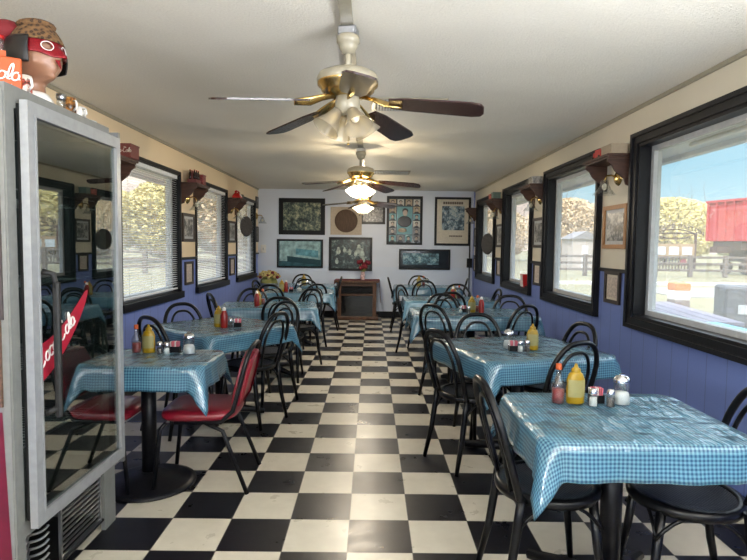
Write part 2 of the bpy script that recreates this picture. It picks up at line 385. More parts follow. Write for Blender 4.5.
for i, (a, b_) in enumerate(LWIN):
    b = MB(); ring(b, L, L + .02, a, b_, LZ0 + .04, LZ1, .035); b.box(L, L + .045, a - .01, b_ + .01, LZ0, LZ0 + .075)
    ring(b, L - .09, L + .01, a + .03, b_ - .03, LZ0 + .065, LZ1 - .03, .015)
    w = struct(b.build('window_%d' % (i + 8), m_black))
    b = MB(); ring(b, L - .13, L - .07, a + .045, b_ - .045, LZ0 + .08, LZ1 - .045, .045); struct(b.build('window_frame', m_vinyl, w))
    struct(MB().box(L - .102, L - .098, a + .09, b_ - .09, LZ0 + .12, LZ1 - .09).build('window_pane', m_win, w))
    if a < 3: continue
    bl = empty('venetian_blind', (L - .03, (a + b_) / 2, LZ1 - .05), 0,
               'white horizontal blind lowered over the ' + ('first left window, nearest the glass-door cooler' if i == 2 else 'middle left window' if i == 3 else 'last left window beside the far corner'), 'blind', 'blinds on the left windows')
    hw = (b_ - a) / 2 - .05; s = MB(); z = -.05; zb = -(LZ1 - LZ0 - .15)
    while z > zb + .03:
        s.box(-.012, .012, -hw, hw, -.0008, .0008, T(0, 0, z, 0, 0, R_(12))); z -= .0245
    s.build('slats', m_blind, bl)
    MB().box(-.02, .022, -hw, hw, -.035, .01).build('headrail', m_blind, bl)
    MB().box(-.012, .014, -hw, hw, zb, zb + .018).build('bottom_rail', m_blind, bl)
    s = MB()
    for k in (-.7, 0, .7): s.box(-.001, .001, hw * k - .002, hw * k + .002, zb, 0)
    s.build('ladder_cord', m_vinyl, bl)

# ------------------------------------------------------------ outdoors
t = NT('sandy_ground'); c = t.co(); n = t.noise(c, .12, 5, .6); n2 = t.noise(c, 3, 5, .7)
t.set(Base_Color=t.mix(t.math('MULTIPLY', n2, .3), t.ramp(n, [(.35, (.20, .17, .085)), (.65, (.235, .20, .085))]), (.19, .165, .125)), Roughness=.9); m_ground = t.m
GZ = -.3
g = MB(); n = 24
for sgn in (1,): g.add([(-400, -60, GZ), (400, -60, GZ), (400, 500, GZ), (-400, 500, GZ)], [(0, 1, 2, 3)])
struct(g.build('ground', m_ground))
struct(MB().box(R + .16, R + 1.7, -4, 14, GZ, GZ + .04).box(L - 1.9, L - .16, -4, 14, GZ, GZ + .04).build('pavement', M('concrete_walk', (.19, .19, .19), .8)))
# gravel road with a pale kerb to the right
struct(MB().box(11, 400, 19.5, 24.5, GZ, GZ + .02).build('road', M('pale_gravel_road', (.24, .22, .19), .9, noise=2)))
struct(MB().box(8, 400, 26, 26.6, GZ, GZ + .12).build('kerb', M('pale_kerb', (.6, .58, .55), .8)))
# hills
def hills(name, az0, az1, rad, hf, mcol):
    b = MB(); N = 90; rings = []
    for k, (dr, hh) in enumerate(((0, 0), (20, .45), (45, .8), (70, 1.0), (120, .7))):
        rr = []
        for i in range(N + 1):
            az = az0 + (az1 - az0) * i / N
            h = hf(az) * hh * (1 + .05 * sin(az * 37 + k) + .035 * sin(az * 91 + 2 * k))
            rr.append(((rad + dr) * sin(az), (rad + dr) * cos(az), GZ + h))
        rings.append(rr)
    b.loft(rings, False, True, closed=False); return struct(b.build(name, mcol))
t = NT('sagebrush_hill'); c = t.co()
t.set(Base_Color=t.ramp(t.noise(c, .08, 6, .75), [(.35, (.20, .15, .12)), (.5, (.34, .25, .20)), (.65, (.46, .36, .27))]), Roughness=.9); m_hill = t.m
hills('hillside', -1.2, 1.2, 260, lambda a: 24 + 9 * sin(a * 3 + 1.2) + 6 * sin(a * 11) + (10 if a < -.2 else 0) * min(1, (-.2 - a) * 4 if a < -.2 else 0), m_hill)

def leafmat(name, a, b):
    t = NT(name); t.set(Base_Color=t.ramp(t.noise(t.new('NewGeometry').outputs['Position'], 4, 3), [(.35, a), (.65, b)]), Roughness=.8); return t.m
m_leafy = leafmat('golden_leaves', (.50, .40, .14), (.68, .58, .26)); m_leafo = leafmat('tan_leaves', (.48, .34, .20), (.66, .50, .30))
m_leafg = leafmat('olive_leaves', (.20, .22, .07), (.42, .40, .12))
m_bark = M('grey_bark', (.22, .17, .13), .9)
def tree(x, y, h, w, ml, label, dens=1500, bare=0, lean=0):
    rnd = random.Random(int(x * 13 + y * 7)); r = empty('tree', (x, y, GZ), 0, label, 'tree', 'trees outside the windows')
    b = MB(); b.tube([(0, 0, 0), (.1, 0, h * .3), (.0, .1, h * .6)], [h * .03, h * .022, h * .012], 7)
    tips = []
    for k in range(16):
        a = rnd.uniform(0, 2 * pi); z0 = h * rnd.uniform(.1, .5); q = rnd.uniform(.3, .9)
        p1 = (w * .25 * cos(a), w * .25 * sin(a), z0 + h * .15); p2 = (w * .45 * q * cos(a + .3), w * .45 * q * sin(a + .3), min(h * 1.0, z0 + h * (.3 + .25 * rnd.random())))
        b.tube([(0, 0, z0), p1, p2], [h * .012, h * .008, h * .003], 5); tips.append(p2)
    b.build('trunk', m_bark, r)
    if bare:
        b = MB()
        for k in range(bare):
            a = rnd.uniform(0, 2 * pi); q = rnd.uniform(0, .4) * w; z0 = h * rnd.uniform(.5, .8)
            p = Vector((q * cos(a), q * sin(a), z0)); pts = [tuple(p)]
            dr = Vector((cos(a) * .25, sin(a) * .25, 1)).normalized()
            for _ in range(4):
                p = p + dr * h * .11; dr = (dr + Vector((rnd.uniform(-.3, .3), rnd.uniform(-.3, .3), 0))).normalized(); pts.append(tuple(p))
            b.tube(pts, [h * .004, h * .003, h * .0025, h * .002, h * .001], 4)
        b.build('bare_branches', m_bark, r)
    b = MB(); s = h * .026; dens = int(dens * 2.6)
    for k in range(dens):
        a = rnd.uniform(0, 2 * pi); u = rnd.uniform(-1, 1); q = rnd.random() ** .4
        rr = (1 - abs(u) ** 2.2) ** .5 * (1 + .15 * sin(3 * a) + .12 * sin(5 * a + 4 * u))
        c = Vector((w * .5 * q * rr * cos(a), w * .5 * q * rr * sin(a), h * (.52 + .46 * u)))
        d1 = Vector((rnd.gauss(0, 1), rnd.gauss(0, 1), rnd.gauss(0, 1))).normalized() * s; d2 = d1.orthogonal().normalized() * s * .7
        b.add([c - d1, c + d2, c + d1, c - d2], [(0, 1, 2, 3)])
    f = b.build('foliage', ml, r); return r
tree(33, 62, 7.5, 13, m_leafy, 'golden leafy tree behind the arched welcome sign, bare twigs on top', 4200, 26)
tree(44, 64, 7.2, 9, m_leafg, 'olive green bush between the welcome sign and the red railcar', 2200)
tree(26, 58, 6.5, 8, m_leafo, 'tan leafy tree at the left edge of the nearest right window view', 1600, 12)
tree(20, 56, 6.8, 8, m_leafo, 'rusty tan tree left in the view of the second right window', 2400, 12)
tree(27.5, 75, 7, 10, m_leafo, 'tan tree standing behind the pale shed across the road', 2400)
tree(16, 70, 6.5, 9, m_leafo, 'tan tree seen through the third right window', 2400)
tree(-24, 46, 7, 9, m_leafy, 'golden tree seen through the first left blind, nearer its left side', 3200)
tree(-18.5, 50, 7.4, 8, m_leafy, 'golden tree seen through the first left blind, nearer its right side', 3200)
tree(-30, 44, 6, 9, m_leafg, 'olive bushy tree at the far left beyond the first blind', 2400)
tree(-13.5, 52, 10.5, 9, m_leafo, 'tall tan tree seen through the middle left window', 3600)
tree(-11, 58, 10.5, 8, m_leafo, 'tall tan tree seen through the last left window', 3000)

m_fence = wood('weathered_rail_wood', (.10, .07, .055), (.20, .15, .12), 'X', .9)
def fence(x0, x1, y, label, n):
    r = empty('rail_fence', (x0, y, GZ), 0, label, 'fence')
    w = (x1 - x0) / n
    for i in range(n + 1): MB().bbox(i * w - .12, i * w + .12, -.12, .12, 0, 1.35, .03).build('post', m_fence, r)
    for z in (.35, .75, 1.15): MB().bbox(0, x1 - x0, -.05, .05, z, z + .14, .02).build('rail', m_fence, r)
fence(11, 24, 34, 'dark wooden rail fence across the road beyond the right windows', 6)
fence(-34, -5, 30, 'dark wooden rail fence beyond the left windows', 12)
# welcome sign
sg = empty('welcome_sign', (24.0, 46, GZ), 0, 'arched iron welcome sign standing on two posts over notice boards', 'sign')
m_iron = M('rusty_iron', (.10, .05, .035), .8)
for x in (-.55, 2.95): MB().box(x - .07, x + .07, -.07, .07, 0, 3.1).build('post', m_iron, sg)
b = MB()
def arc(z, rise, x0=-.55, x1=2.95, n=14): return [(x0 + (x1 - x0) * i / n, 0, z + rise * (1 - (2 * i / n - 1) ** 2)) for i in range(n + 1)]
b.tube(arc(3.0, .35), .045, 6).tube(arc(3.0, -.45), .045, 6).tube(arc(3.0, 0), .035, 6); b.build('arch', m_iron, sg)
def text_mesh(name, txt, size, mat, parent, loc, rot, ext=.01, align='CENTER', arcp=None):
    cu_ = bpy.data.curves.new(name, 'FONT'); cu_.body = txt; cu_.size = size; cu_.extrude = ext; cu_.align_x = align; cu_.resolution_u = 2
    o = bpy.data.objects.new(name, cu_); C.objects.link(o)
    dg = bpy.context.evaluated_depsgraph_get(); me = bpy.data.meshes.new_from_object(o.evaluated_get(dg)); bpy.data.objects.remove(o)
    me.materials.clear(); me.materials.append(mat)
    if arcp:
        for v in me.vertices: v.co.y += arcp * (1 - (v.co.x / 1.9) ** 2)
    q = bpy.data.objects.new(name, me); C.objects.link(q); q.parent = parent; q.location = loc; q.rotation_euler = rot; return q
text_mesh('lettering', 'WELCOME DAYTON', .52, m_iron, sg, (1.2, 0, 3.05), (pi / 2, 0, 0), .03, arcp=.42)
b = MB(); rnd = random.Random(3)
for row, zz in ((0, 2.95), (1, 2.68)):
    x = -.2
    while x < 2.6:
        w = rnd.uniform(.1, .18); b.box(x, x + .03, -.03, .03, zz - row * .12, zz + .17 - row * .12); b.box(x, x + w, -.03, .03, zz + .07 - row * .12, zz + .10 - row * .12); x += w + .06
b.build('scrollwork', m_iron, sg)
MB().box(-.5, 2.9, -.05, .05, 1.0, 2.15).build('notice_board', M('board_wood', (.40, .28, .16), .8), sg)
for i, x in enumerate((-.35, .75, 1.85)):
    MB().box(x, x + .8, -.09, -.055, 1.25, 1.9).build('posted_notice', M('posted_paper', (.6, .68, .75), .6), sg)
b = MB()
for i in range(14): b.box(-.5 + i * .26, -.42 + i * .26, -.04, .04, 0, 1.0)
b.build('picket', m_fence, sg)
b = MB().lathe([(.28, -.03), (.28, .03)], 14, cap=True, M=T(1.95, -.1, .62, 0, pi / 2)); b.build('round_plaque', M('dark_red_plaque', (.25, .04, .05), .7), sg)
# railcar
rc = empty('railcar', (24.2, 36, GZ), R_(14), 'red rusty open-top railcar with white paint patches parked beyond the road', 'railcar')
t = NT('weathered_red_paint'); c = t.co(); f = t.ramp(t.noise(c, 1.4, 6, .7), [(.60, (0, 0, 0)), (.66, (1, 1, 1))])
t.set(Base_Color=t.mix(f, t.ramp(t.noise(c, 5, 4), [(.3, (.40, .03, .035)), (.7, (.55, .07, .07))]), (.62, .42, .38)), Roughness=.7); m_rc = t.m
MB().box(0, 11, 0, 2.8, 2.3, 4.95).build('body', m_rc, rc)
for i in range(5): MB().box(-.14, 0, -.05 + i * .69, .09 + i * .69, 2.3, 4.98).build('end_rib', m_rc, rc)
for i in range(8): MB().box(.9 + i * 1.2, 1.05 + i * 1.2, -.12, 0, 2.3, 4.98).build('side_rib', m_rc, rc)
MB().box(-.16, 11.1, -.14, 2.94, 4.93, 5.08).build('top_sill', m_rc, rc)
for x in (1.2, 2.8, 8.2, 9.8):
    for y in (.4, 2.3):
        MB().lathe([(.12, -.07), (.48, -.07), (.48, .07), (.12, .07)], 18, cap=True, M=T(x, y, .48, 0, pi / 2)).build('wheel', m_iron, rc)
MB().box(.2, 10.8, .3, 2.5, 1.7, 2.3).box(-.9, .3, 1.1, 1.7, 1.5, 1.9).build('underframe', m_iron, rc)
for x in (2.0, 9.0): MB().box(x - 1.3, x + 1.3, .25, .5, .5, 1.1).box(x - .4, x + .4, .3, 2.5, .9, 1.7).build('truck_frame', m_iron, rc)
# shed
sh = empty('shed', (15.3, 42, GZ), 0, 'small pale shed across the road seen through the second right window', 'shed')
MB().box(0, 1.9, 0, 2.5, 0, 2.4).build('wall', M('pale_stucco', (.45, .38, .33), .8), sh)
MB().prism([(-.2, 2.4), (2.1, 2.4), (.95, 3.0)], -2.6, .2, T(0, 0, 0, 0, pi / 2)).build('roof', M('grey_shingle', (.22, .2, .2), .9), sh)
MB().box(.7, 1.15, -.03, 0, 0, 1.9).build('door', M('white_door', (.7, .7, .72), .5), sh)
# bollards
for i, (x, y) in enumerate(((7.95, 14.2), (7.2, 14.6))):
    o = empty('bollard', (x, y, GZ), 0, ('orange topped timber post in the yard, right one of the two' if i == 0 else 'orange topped timber post in the yard, left one by the window edge'), 'post', 'painted posts in the yard')
    MB().bbox(-.2, .2, -.2, .2, 0, .42, .02).build('lower_block', M('brown_block', (.2, .15, .13), .8), o)
    MB().bbox(-.2, .2, -.2, .2, .42, .66, .02).build('white_band', m_white, o)
    MB().bbox(-.2, .2, -.2, .2, .66, .86, .02).build('top_block', M('orange_top', (.55, .2, .05), .7), o)
# outdoor tables by the window
def picnic(x, y, rz, label, m, zt=.86, l=1.9, w=.75):
    o = empty('picnic_table', (x, y, GZ), rz, label, 'picnic table')
    b = MB()
    for i in range(5): b.bbox(-l / 2, l / 2, -w / 2 + i * w / 5, -w / 2 + (i + 1) * w / 5 - .012, zt - .04, zt, .006)
    b.build('tabletop', m, o)
    for sy in (-1, 1): MB().bbox(-l / 2, l / 2, sy * .68 - .12, sy * .68 + .12, .44, .48, .006).build('bench_seat', m, o)
    for sx in (-1, 1):
        for sy in (-1, 1): MB().tube([(sx * l * .36, sy * .62, .04), (sx * l * .36, sy * .2, zt - .04)], .04, 6).build('leg', m, o)
        MB().box(sx * l * .36 - .03, sx * l * .36 + .03, -.75, .75, .36, .44).build('crossbar', m, o)
picnic(3.65, 6.75, R_(80), 'weathered purplish picnic table outside the nearest right window', M('purplish_weathered_wood', (.20, .17, .22), .7), .98, 2.2)
tb = empty('patio_table', (3.0, 4.75, GZ), 0, 'cyan topped table right outside the nearest right window', 'table')
MB().bbox(-.38, .38, -.6, .6, .98, 1.02, .01).build('tabletop', m_teal, tb)
for sx in (-.32, .32):
    for sy in (-.5, .5): MB().tube([(sx, sy, .04), (sx, sy, .98)], .025, 6).build('leg', m_iron, tb)
bx = empty('smoker_box', (5.0, 7.25, GZ), R_(-20), 'dark metal box grill standing outside at the right edge', 'grill')
MB().bbox(-.35, .35, -.3, .3, .35, 1.25, .03).build('firebox', M('dark_grey_metal', (.09, .085, .09), .6), bx)
for sx in (-.28, .28):
    for sy in (-.24, .24): MB().tube([(sx, sy, 0), (sx, sy, .36)], .025, 6).build('leg', m_iron, bx)
MB().box(-.2, .0, -.315, -.30, .9, 1.02).build('badge', m_vinyl, bx)
rb = empty('red_bench', (-4.2, 8.2, GZ), R_(90), 'long low red bench standing outside the first left window', 'bench')
MB().bbox(-1.7, 1.7, -.25, .25, .42, .50, .01).build('seat', m_redp, rb)
for sx in (-1.5, 0, 1.5): MB().box(sx - .04, sx + .04, -.2, .2, 0, .42).build('leg', m_redp, rb)
# awnings
m_soff = M('white_soffit', (.62, .62, .63), .7)
aw = struct(MB().box(R + .16, 3.02, -3, 13, 2.34, 2.42).box(2.98, 3.06, -3, 13, 2.30, 2.46).build('awning_roof', m_soff))
struct(MB().box(L - 1.1, L - .16, -3, 13, 2.38, 2.46).box(L - 1.14, L - 1.06, -3, 13, 2.34, 2.5).build('awning_roof', m_soff))
struct(MB().box(L - .3, R + .3, Y0 - .3, D + .3, 2.62, 2.8).build('roof', m_soff))
lf = empty('outdoor_light', (2.62, 3.9, 2.34), 0, 'long white tube light fixed under the awning outside the nearest right window', 'light fixture')
MB().bbox(-.06, .06, -.75, .75, -.04, 0, .01).build('housing', m_vinyl, lf)
MB().tube([(0, -.7, -.06), (0, .7, -.06)], .018, 10).build('tube_lamp', m_white, lf)

# ------------------------------------------------------------ tables
def cloth(name, hx, hy, rc, drop, zt, label, seed=0):
    rnd = random.Random(seed); per = []       # (x, y, nx, ny)
    for (cx, cy, a0) in ((hx - rc, hy - rc, 0), (-hx + rc, hy - rc, pi / 2), (-hx + rc, -hy + rc, pi), (hx - rc, -hy + rc, 3 * pi / 2)):
        for k in range(13):
            a = a0 + pi / 2 * k / 12; per.append((cx + rc * cos(a), cy + rc * sin(a), cos(a), sin(a), k / 12, 1))
        # straight run to next corner
        nx, ny = cos(a0 + pi / 2), sin(a0 + pi / 2); n = 14
        p0 = (cx + rc * nx, cy + rc * ny)
        ln = 2 * (hx - rc) if abs(ny) > .5 else 2 * (hy - rc)
        dx, dy = -ny, nx
        for k in range(1, n): per.append((p0[0] + dx * ln * k / n, p0[1] + dy * ln * k / n, nx, ny, k / n, 0))
    N = len(per); ph = [rnd.uniform(0, 6) for _ in range(6)]
    v = []; uv = []; f = []
    # top: concentric rings
    RI = 6
    for i in range(RI, 0, -1):
        s = i / RI
        if i == RI: s = 1
        for p in per: v.append((p[0] * s, p[1] * s, zt + .0018 * sin(p[0] * s * 17 + ph[0]) * (1 if i < RI else 0))); uv.append((p[0] * s, p[1] * s))
    v.append((0, 0, zt)); uv.append((0, 0)); ctr = len(v) - 1
    for i in range(RI - 1):
        for j in range(N): k = (j + 1) % N; f.append((i * N + j, i * N + k, (i + 1) * N + k, (i + 1) * N + j))
    for j in range(N): f.append(((RI - 1) * N + j, (RI - 1) * N + (j + 1) % N, ctr))
    base = 0; prev = 0; K = 7
    for r in range(1, K + 1):
        st = len(v)
        for j, (x, y, nx, ny, q, cor) in enumerate(per):
            if cor:
                th = q * pi / 2; dm = drop / max(abs(cos(th)), abs(sin(th))) * (1 + .45 * sin(pi * q) ** 2)
                d = dm * r / K
                fold = sin(pi * q)                      # 0..1..0 over the corner
                out_ = .012 + d * (.05 + .24 * fold ** 2)
                dn = math.sqrt(max(d * d - (out_ * .8) ** 2, (d * .5) ** 2))
            else:
                d = drop * r / K
                out_ = .012 + d * (.05 + .10 * (.5 + .5 * sin(q * 9 + ph[j % 1] + nx * 2 + ny * 3 + seed)) * r / K)
                dn = d
            if r == 1: out_ = .010; 
            wob = .004 * sin(q * 23 + ph[1] + nx * 5) * r / K
            v.append((x + nx * (out_ + wob), y + ny * (out_ + wob), zt - dn + (.0 if r > 1 else .004))); uv.append((x + nx * d, y + ny * d))
        for j in range(N): k = (j + 1) % N; f.append((prev + k, prev + j, st + j, st + k))
        prev = st
    me = bpy.data.meshes.new(name); me.from_pydata(v, [], f); me.materials.append(m_cloth)
    ul = me.uv_layers.new(name='UVMap')
    for lp in me.loops: ul.data[lp.index].uv = uv[lp.vertex_index]
    me.polygons.foreach_set('use_smooth', [True] * len(f)); me.update()
    o = bpy.data.objects.new(name, me); C.objects.link(o)
    md = o.modifiers.new('thick', 'SOLIDIFY'); md.thickness = .0015; md.offset = -1
    return tag(o, label, 'tablecloth', 'blue gingham tablecloths')
m_top = M('dark_laminate', (.05, .045, .04), .4)
def table(x, y, rz, hx, hy, desc, base='cross', rc=.07, drop=.13):
    zt = .75
    t = empty('pedestal_table', (x, y, 0), R_(rz), 'square pedestal table with black column, ' + desc, 'table', 'dining tables')
    hx2, hy2 = hx - .006, hy - .006; pl_ = []
    for (cx, cy, a0) in ((hx2 - rc, hy2 - rc, 0), (-hx2 + rc, hy2 - rc, pi / 2), (-hx2 + rc, -hy2 + rc, pi), (hx2 - rc, -hy2 + rc, 3 * pi / 2)):
        pl_ += [(cx + rc * cos(a0 + pi / 2 * k / 6), cy + rc * sin(a0 + pi / 2 * k / 6)) for k in range(7)]
    MB().prism(pl_, zt - .035, zt - .002).build('tabletop', m_top, t)
    MB().lathe([(.042, .05), (.042, zt - .06)], 16, cap=True).build('column', m_black, t)
    MB().box(-.22, .22, -.03, .03, zt - .065, zt - .035).box(-.03, .03, -.22, .22, zt - .064, zt - .034).build('top_plate', m_black, t)
    if base == 'cross':
        b = MB()
        for k in range(4):
            a = k * pi / 2 + pi / 4
            b.tube([(0, 0, .065), (.18 * cos(a), .18 * sin(a), .055), (.36 * cos(a), .36 * sin(a), .025)], [.036, .03, .022], 8)
        b.lathe([(.07, .03), (.07, .09), (.045, .11)], 14, cap=True)
    else:
        b = MB().lathe([(.265, .0), (.265, .012), (.23, .022), (.12, .045), (.055, .08)], 32, cap=True)
    b.build('base', m_black, t)
    c = cloth('tablecloth', hx, hy, rc, drop, zt + .003, 'blue gingham oilcloth draped over the ' + desc, int(x * 31 + y * 17))
    c.location = (x, y, 0); c.rotation_euler = (0, 0, R_(rz))
    return zt + .0045
TB = {
 'R1': (.99, 2.19, 0, .385, .33, 'nearest right-hand table', 'cross'),
 'R2': (1.0, 3.68, 17, .45, .43, 'second right-hand table, turned at an angle', 'cross'),
 'R3': (1.03, 5.62, 0, .61, .38, 'third right-hand table', 'cross'),
 'R4': (1.0, 7.05, 0, .57, .36, 'fourth right-hand table', 'cross'),
 'R5': (.93, 9.2, 0, .53, .36, 'farthest right-hand table near the back wall', 'cross'),
 'L1': (-1.3, 3.21, 0, .385, .255, 'nearest left-hand table beside the cooler', 'round'),
 'L2': (-1.24, 4.53, -37, .44, .44, 'second left-hand table, turned at an angle', 'cross'),
 'L3': (-1.12, 6.1, 8, .51, .36, 'third left-hand table', 'cross'),
 'L4': (-1.08, 7.95, 4, .53, .38, 'fourth left-hand table', 'cross'),
 'L5': (-1.12, 9.2, 0, .52, .36, 'farthest left-hand table near the back wall', 'cross'),
}
ZT = .7545
for k, v in TB.items(): table(*v)

# ------------------------------------------------------------ bentwood chairs
def arch_pts(w0, w1, z0, z1, y0, y1, n=26, tw=None):
    pts = []
    hz = z1 - z0
    for i in range(n + 1):
        u = i / n
        # side rise then elliptical top
        a = pi * u
        x = cos(a); s = sin(a)
        zz = z0 + hz * (s ** .62 if s > 0 else 0); t_ = (zz - z0) / hz
        w = w0 + (w1 - w0) * min(1, t_ * 1.6)
        xx = math.copysign(abs(x) ** .75, x) * w
        pts.append((xx, y0 + (y1 - y0) * t_, zz))
    return pts
def bentwood(loc, rz, label, group='black bentwood chairs'):
    c = empty('bentwood_chair', loc, rz, label, 'chair', group)
    MB().lathe([(.001, .462), (.12, .460), (.165, .466), (.183, .470)], 28).lathe([(.001, .452), (.183, .452)], 28).build('seat', m_seat, c)
    MB().lathe([(.175, .435), (.207, .437), (.212, .455), (.207, .473), (.183, .476), (.175, .465), (.175, .435)], 32).build('seat_frame', m_lacq, c)
    for sx in (-1, 1):
        MB().tube([(sx * .135, .135, .45), (sx * .150, .155, .25), (sx * .178, .19, 0)], [.020, .017, .012], 10).build('leg', m_lacq, c)
        MB().tube([(sx * .165, -.155, .47), (sx * .165, -.165, .38), (sx * .170, -.19, .2), (sx * .182, -.235, 0)], [.018, .019, .017, .013], 10).build('leg', m_lacq, c)
        b = MB()
        pts = [(sx * (.160 + .01 * 0), -.165 + .33 * i / 10, .44 - .10 * (abs(2 * i / 10 - 1)) ** 2.2) for i in range(11)]
        b.tube(pts, .008, 6); b.build('brace', m_lacq, c)
    b = MB().tube([(-.16 + .32 * i / 10, .158, .44 - .10 * (abs(2 * i / 10 - 1)) ** 2.2) for i in range(11)], .008, 6); b.build('brace', m_lacq, c)
    MB().tube([(.16, -.15, .45)] + [(x, y, z) for x, y, z in arch_pts(.17, .195, .47, .885, -.165, -.285)] + [(-.16, -.15, .45)], .0155, 10).build('back_hoop', m_lacq, c)
    MB().tube(arch_pts(.095, .132, .46, .825, -.175, -.268), .010, 8).build('inner_hoop', m_lacq, c)
    return c
CH0 = None
def chair(x, y, fx, fy, label):
    global CH0
    rz = math.atan2(fy, fx) - pi / 2; label = 'black bentwood chair ' + label
    if CH0 is None: CH0 = bentwood((x, y, 0), rz, label); return CH0
    return dup(CH0, (x, y, 0), rz, label)
for a in (
 (.733, 2.22, 1, .04, 'on the aisle side of the nearest right-hand table'),
 (1.25, 2.13, -1, .12, 'on the wall side of the nearest right-hand table, woven seat showing'),
 (1.07, 3.36, -.45, .9, 'on the near side of the second right-hand table'),
 (1.25, 3.83, -.93, -.25, 'on the wall side of the second right-hand table'),
 (.67, 3.62, .87, .45, 'on the aisle side of the second right-hand table, whole chair showing'),
 (.88, 4.09, .12, -1, 'on the far side of the second right-hand table'),
 (1.30, 5.30, -.5, .87, 'on the near wall side of the third right-hand table'),
 (1.47, 5.80, -.25, -.97, 'on the far wall side of the third right-hand table'),
 (.77, 5.22, .75, .66, 'on the near aisle side of the third right-hand table, angled inwards'),
 (.82, 5.88, .1, -1, 'on the far aisle side of the third right-hand table'),
 (.93, 6.68, 0, 1, 'on the near side of the fourth right-hand table'),
 (1.34, 6.95, -1, -.05, 'at the wall end of the fourth right-hand table, seen side on'),
 (.64, 7.35, .9, -.5, 'at the far aisle corner of the fourth right-hand table'),
 (1.22, 7.5, .0, -1, 'on the far side of the fourth right-hand table'),
 (.83, 8.78, 0, 1, 'on the near side of the farthest right-hand table'),
 (1.32, 9.2, -1, .2, 'at the wall end of the farthest right-hand table'),
 (.57, 9.25, 1, 0, 'at the aisle end of the farthest right-hand table'),
 (.85, 9.62, 0, -1, 'on the far side of the farthest right-hand table'),
 (-1.44, 4.2, .6, .8, 'between the nearest and the second left-hand tables, seen edge on'),
 (-1.47, 4.70, .75, -.66, 'on the window side of the second left-hand table'),
 (-.97, 4.41, -.92, .4, 'on the near aisle side of the second left-hand table, in front'),
 (-.95, 4.93, -.6, -.8, 'on the far aisle side of the second left-hand table'),
 (-1.48, 6.03, .85, .5, 'at the window end of the third left-hand table, seen edge on'),
 (-.92, 5.84, 0, 1, 'on the near side of the third left-hand table'),
 (-1.40, 6.35, .05, -1, 'on the far window side of the third left-hand table'),
 (-.86, 6.42, -.55, -.83, 'on the far aisle side of the third left-hand table'),
 (-1.33, 7.52, .0, 1, 'on the near window side of the fourth left-hand table'),
 (-1.42, 8.05, 1, -.15, 'at the window end of the fourth left-hand table'),
 (-.90, 7.72, -.6, .8, 'on the near aisle corner of the fourth left-hand table'),
 (-1.0, 8.78, 0, 1, 'on the near side of the farthest left-hand table'),
 (-1.22, 9.6, 0, -1, 'on the far side of the farthest left-hand table'),
 (-.78, 9.3, -1, 0, 'at the aisle end of the farthest left-hand table, seen side on'),
): chair(*a)

# red stacking chairs
def redchair(loc, rz, label):
    c = empty('stacking_chair', loc, rz, label, 'chair', 'red vinyl stacking chairs')
    # seat cushion
    rings = []
    for z, s in ((.415, .93), (.425, 1.0), (.445, 1.02), (.462, .98), (.470, .80), (.472, .4)):
        rings.append([(s * .215 * math.copysign(abs(cos(a)) ** .5, cos(a)) * (1.0 + .08 * sin(a)), s * .215 * math.copysign(abs(sin(a)) ** .5, sin(a)), z) for a in [2 * pi * k / 28 for k in range(28)]])
    MB().loft(rings).build('seat', m_red, c)
    # backrest pad leaning back
    prof = [(-.165, 0), (.165, 0), (.175, .12), (.168, .21), (.13, .275), (.05, .30), (-.05, .30), (-.13, .275), (-.168, .21), (-.175, .12)]
    Mb = T(0, -.225, .50, 0, pi / 2 + R_(-14))
    Mb = Matrix.Translation((0, -.215, .50)) @ Matrix.Rotation(R_(14), 4, 'X') @ Matrix.Rotation(pi / 2, 4, 'X')
    b = MB().prism(prof, -.022, .022, Mb); b.loft([[tuple(Mb @ Vector((x, y + .0, .022))) for x, y in prof], [tuple(Mb @ Vector((x * .9, y * .92 + .013, .034))) for x, y in prof]], False)
    b.loft([[tuple(Mb @ Vector((x, y + .0, -.022))) for x, y in reversed(prof)], [tuple(Mb @ Vector((x * .9, y * .92 + .013, -.032))) for x, y in reversed(prof)]], True)
    b.build('backrest', m_red, c)
    for sx in (-1, 1):
        MB().tube([(sx * .19, .17, .405), (sx * .20, .20, .37), (sx * .215, .24, 0)], .0125, 8).build('leg', m_black, c)
        MB().tube([(sx * .19, -.05, .405), (sx * .20, -.15, .36), (sx * .215, -.29, 0)], .0125, 8).build('leg', m_black, c)
    pts = [(.195, .12, .41), (.195, -.14, .41), (.188, -.205, .47), (.186, -.25, .64), (.178, -.28, .76), (.14, -.296, .815), (.05, -.303, .832), (-.05, -.303, .832), (-.14, -.296, .815), (-.178, -.28, .76), (-.186, -.25, .64), (-.188, -.205, .47), (-.195, -.14, .41), (-.195, .12, .41)]
    MB().tube(pts, .0135, 8).build('back_frame', m_black, c)
    MB().box(-.19, .19, .13, .15, .395, .415).box(-.19, .19, -.14, -.12, .395, .415).build('seat_rail', m_black, c)
    return c
RC = redchair((-.99, 3.28, 0), R_(92), 'red vinyl chair with black tube frame on the aisle side of the nearest left-hand table')
dup(RC, (-1.575, 3.22, 0), R_(-90), 'red vinyl chair half hidden by the cooler at the nearest left-hand table')

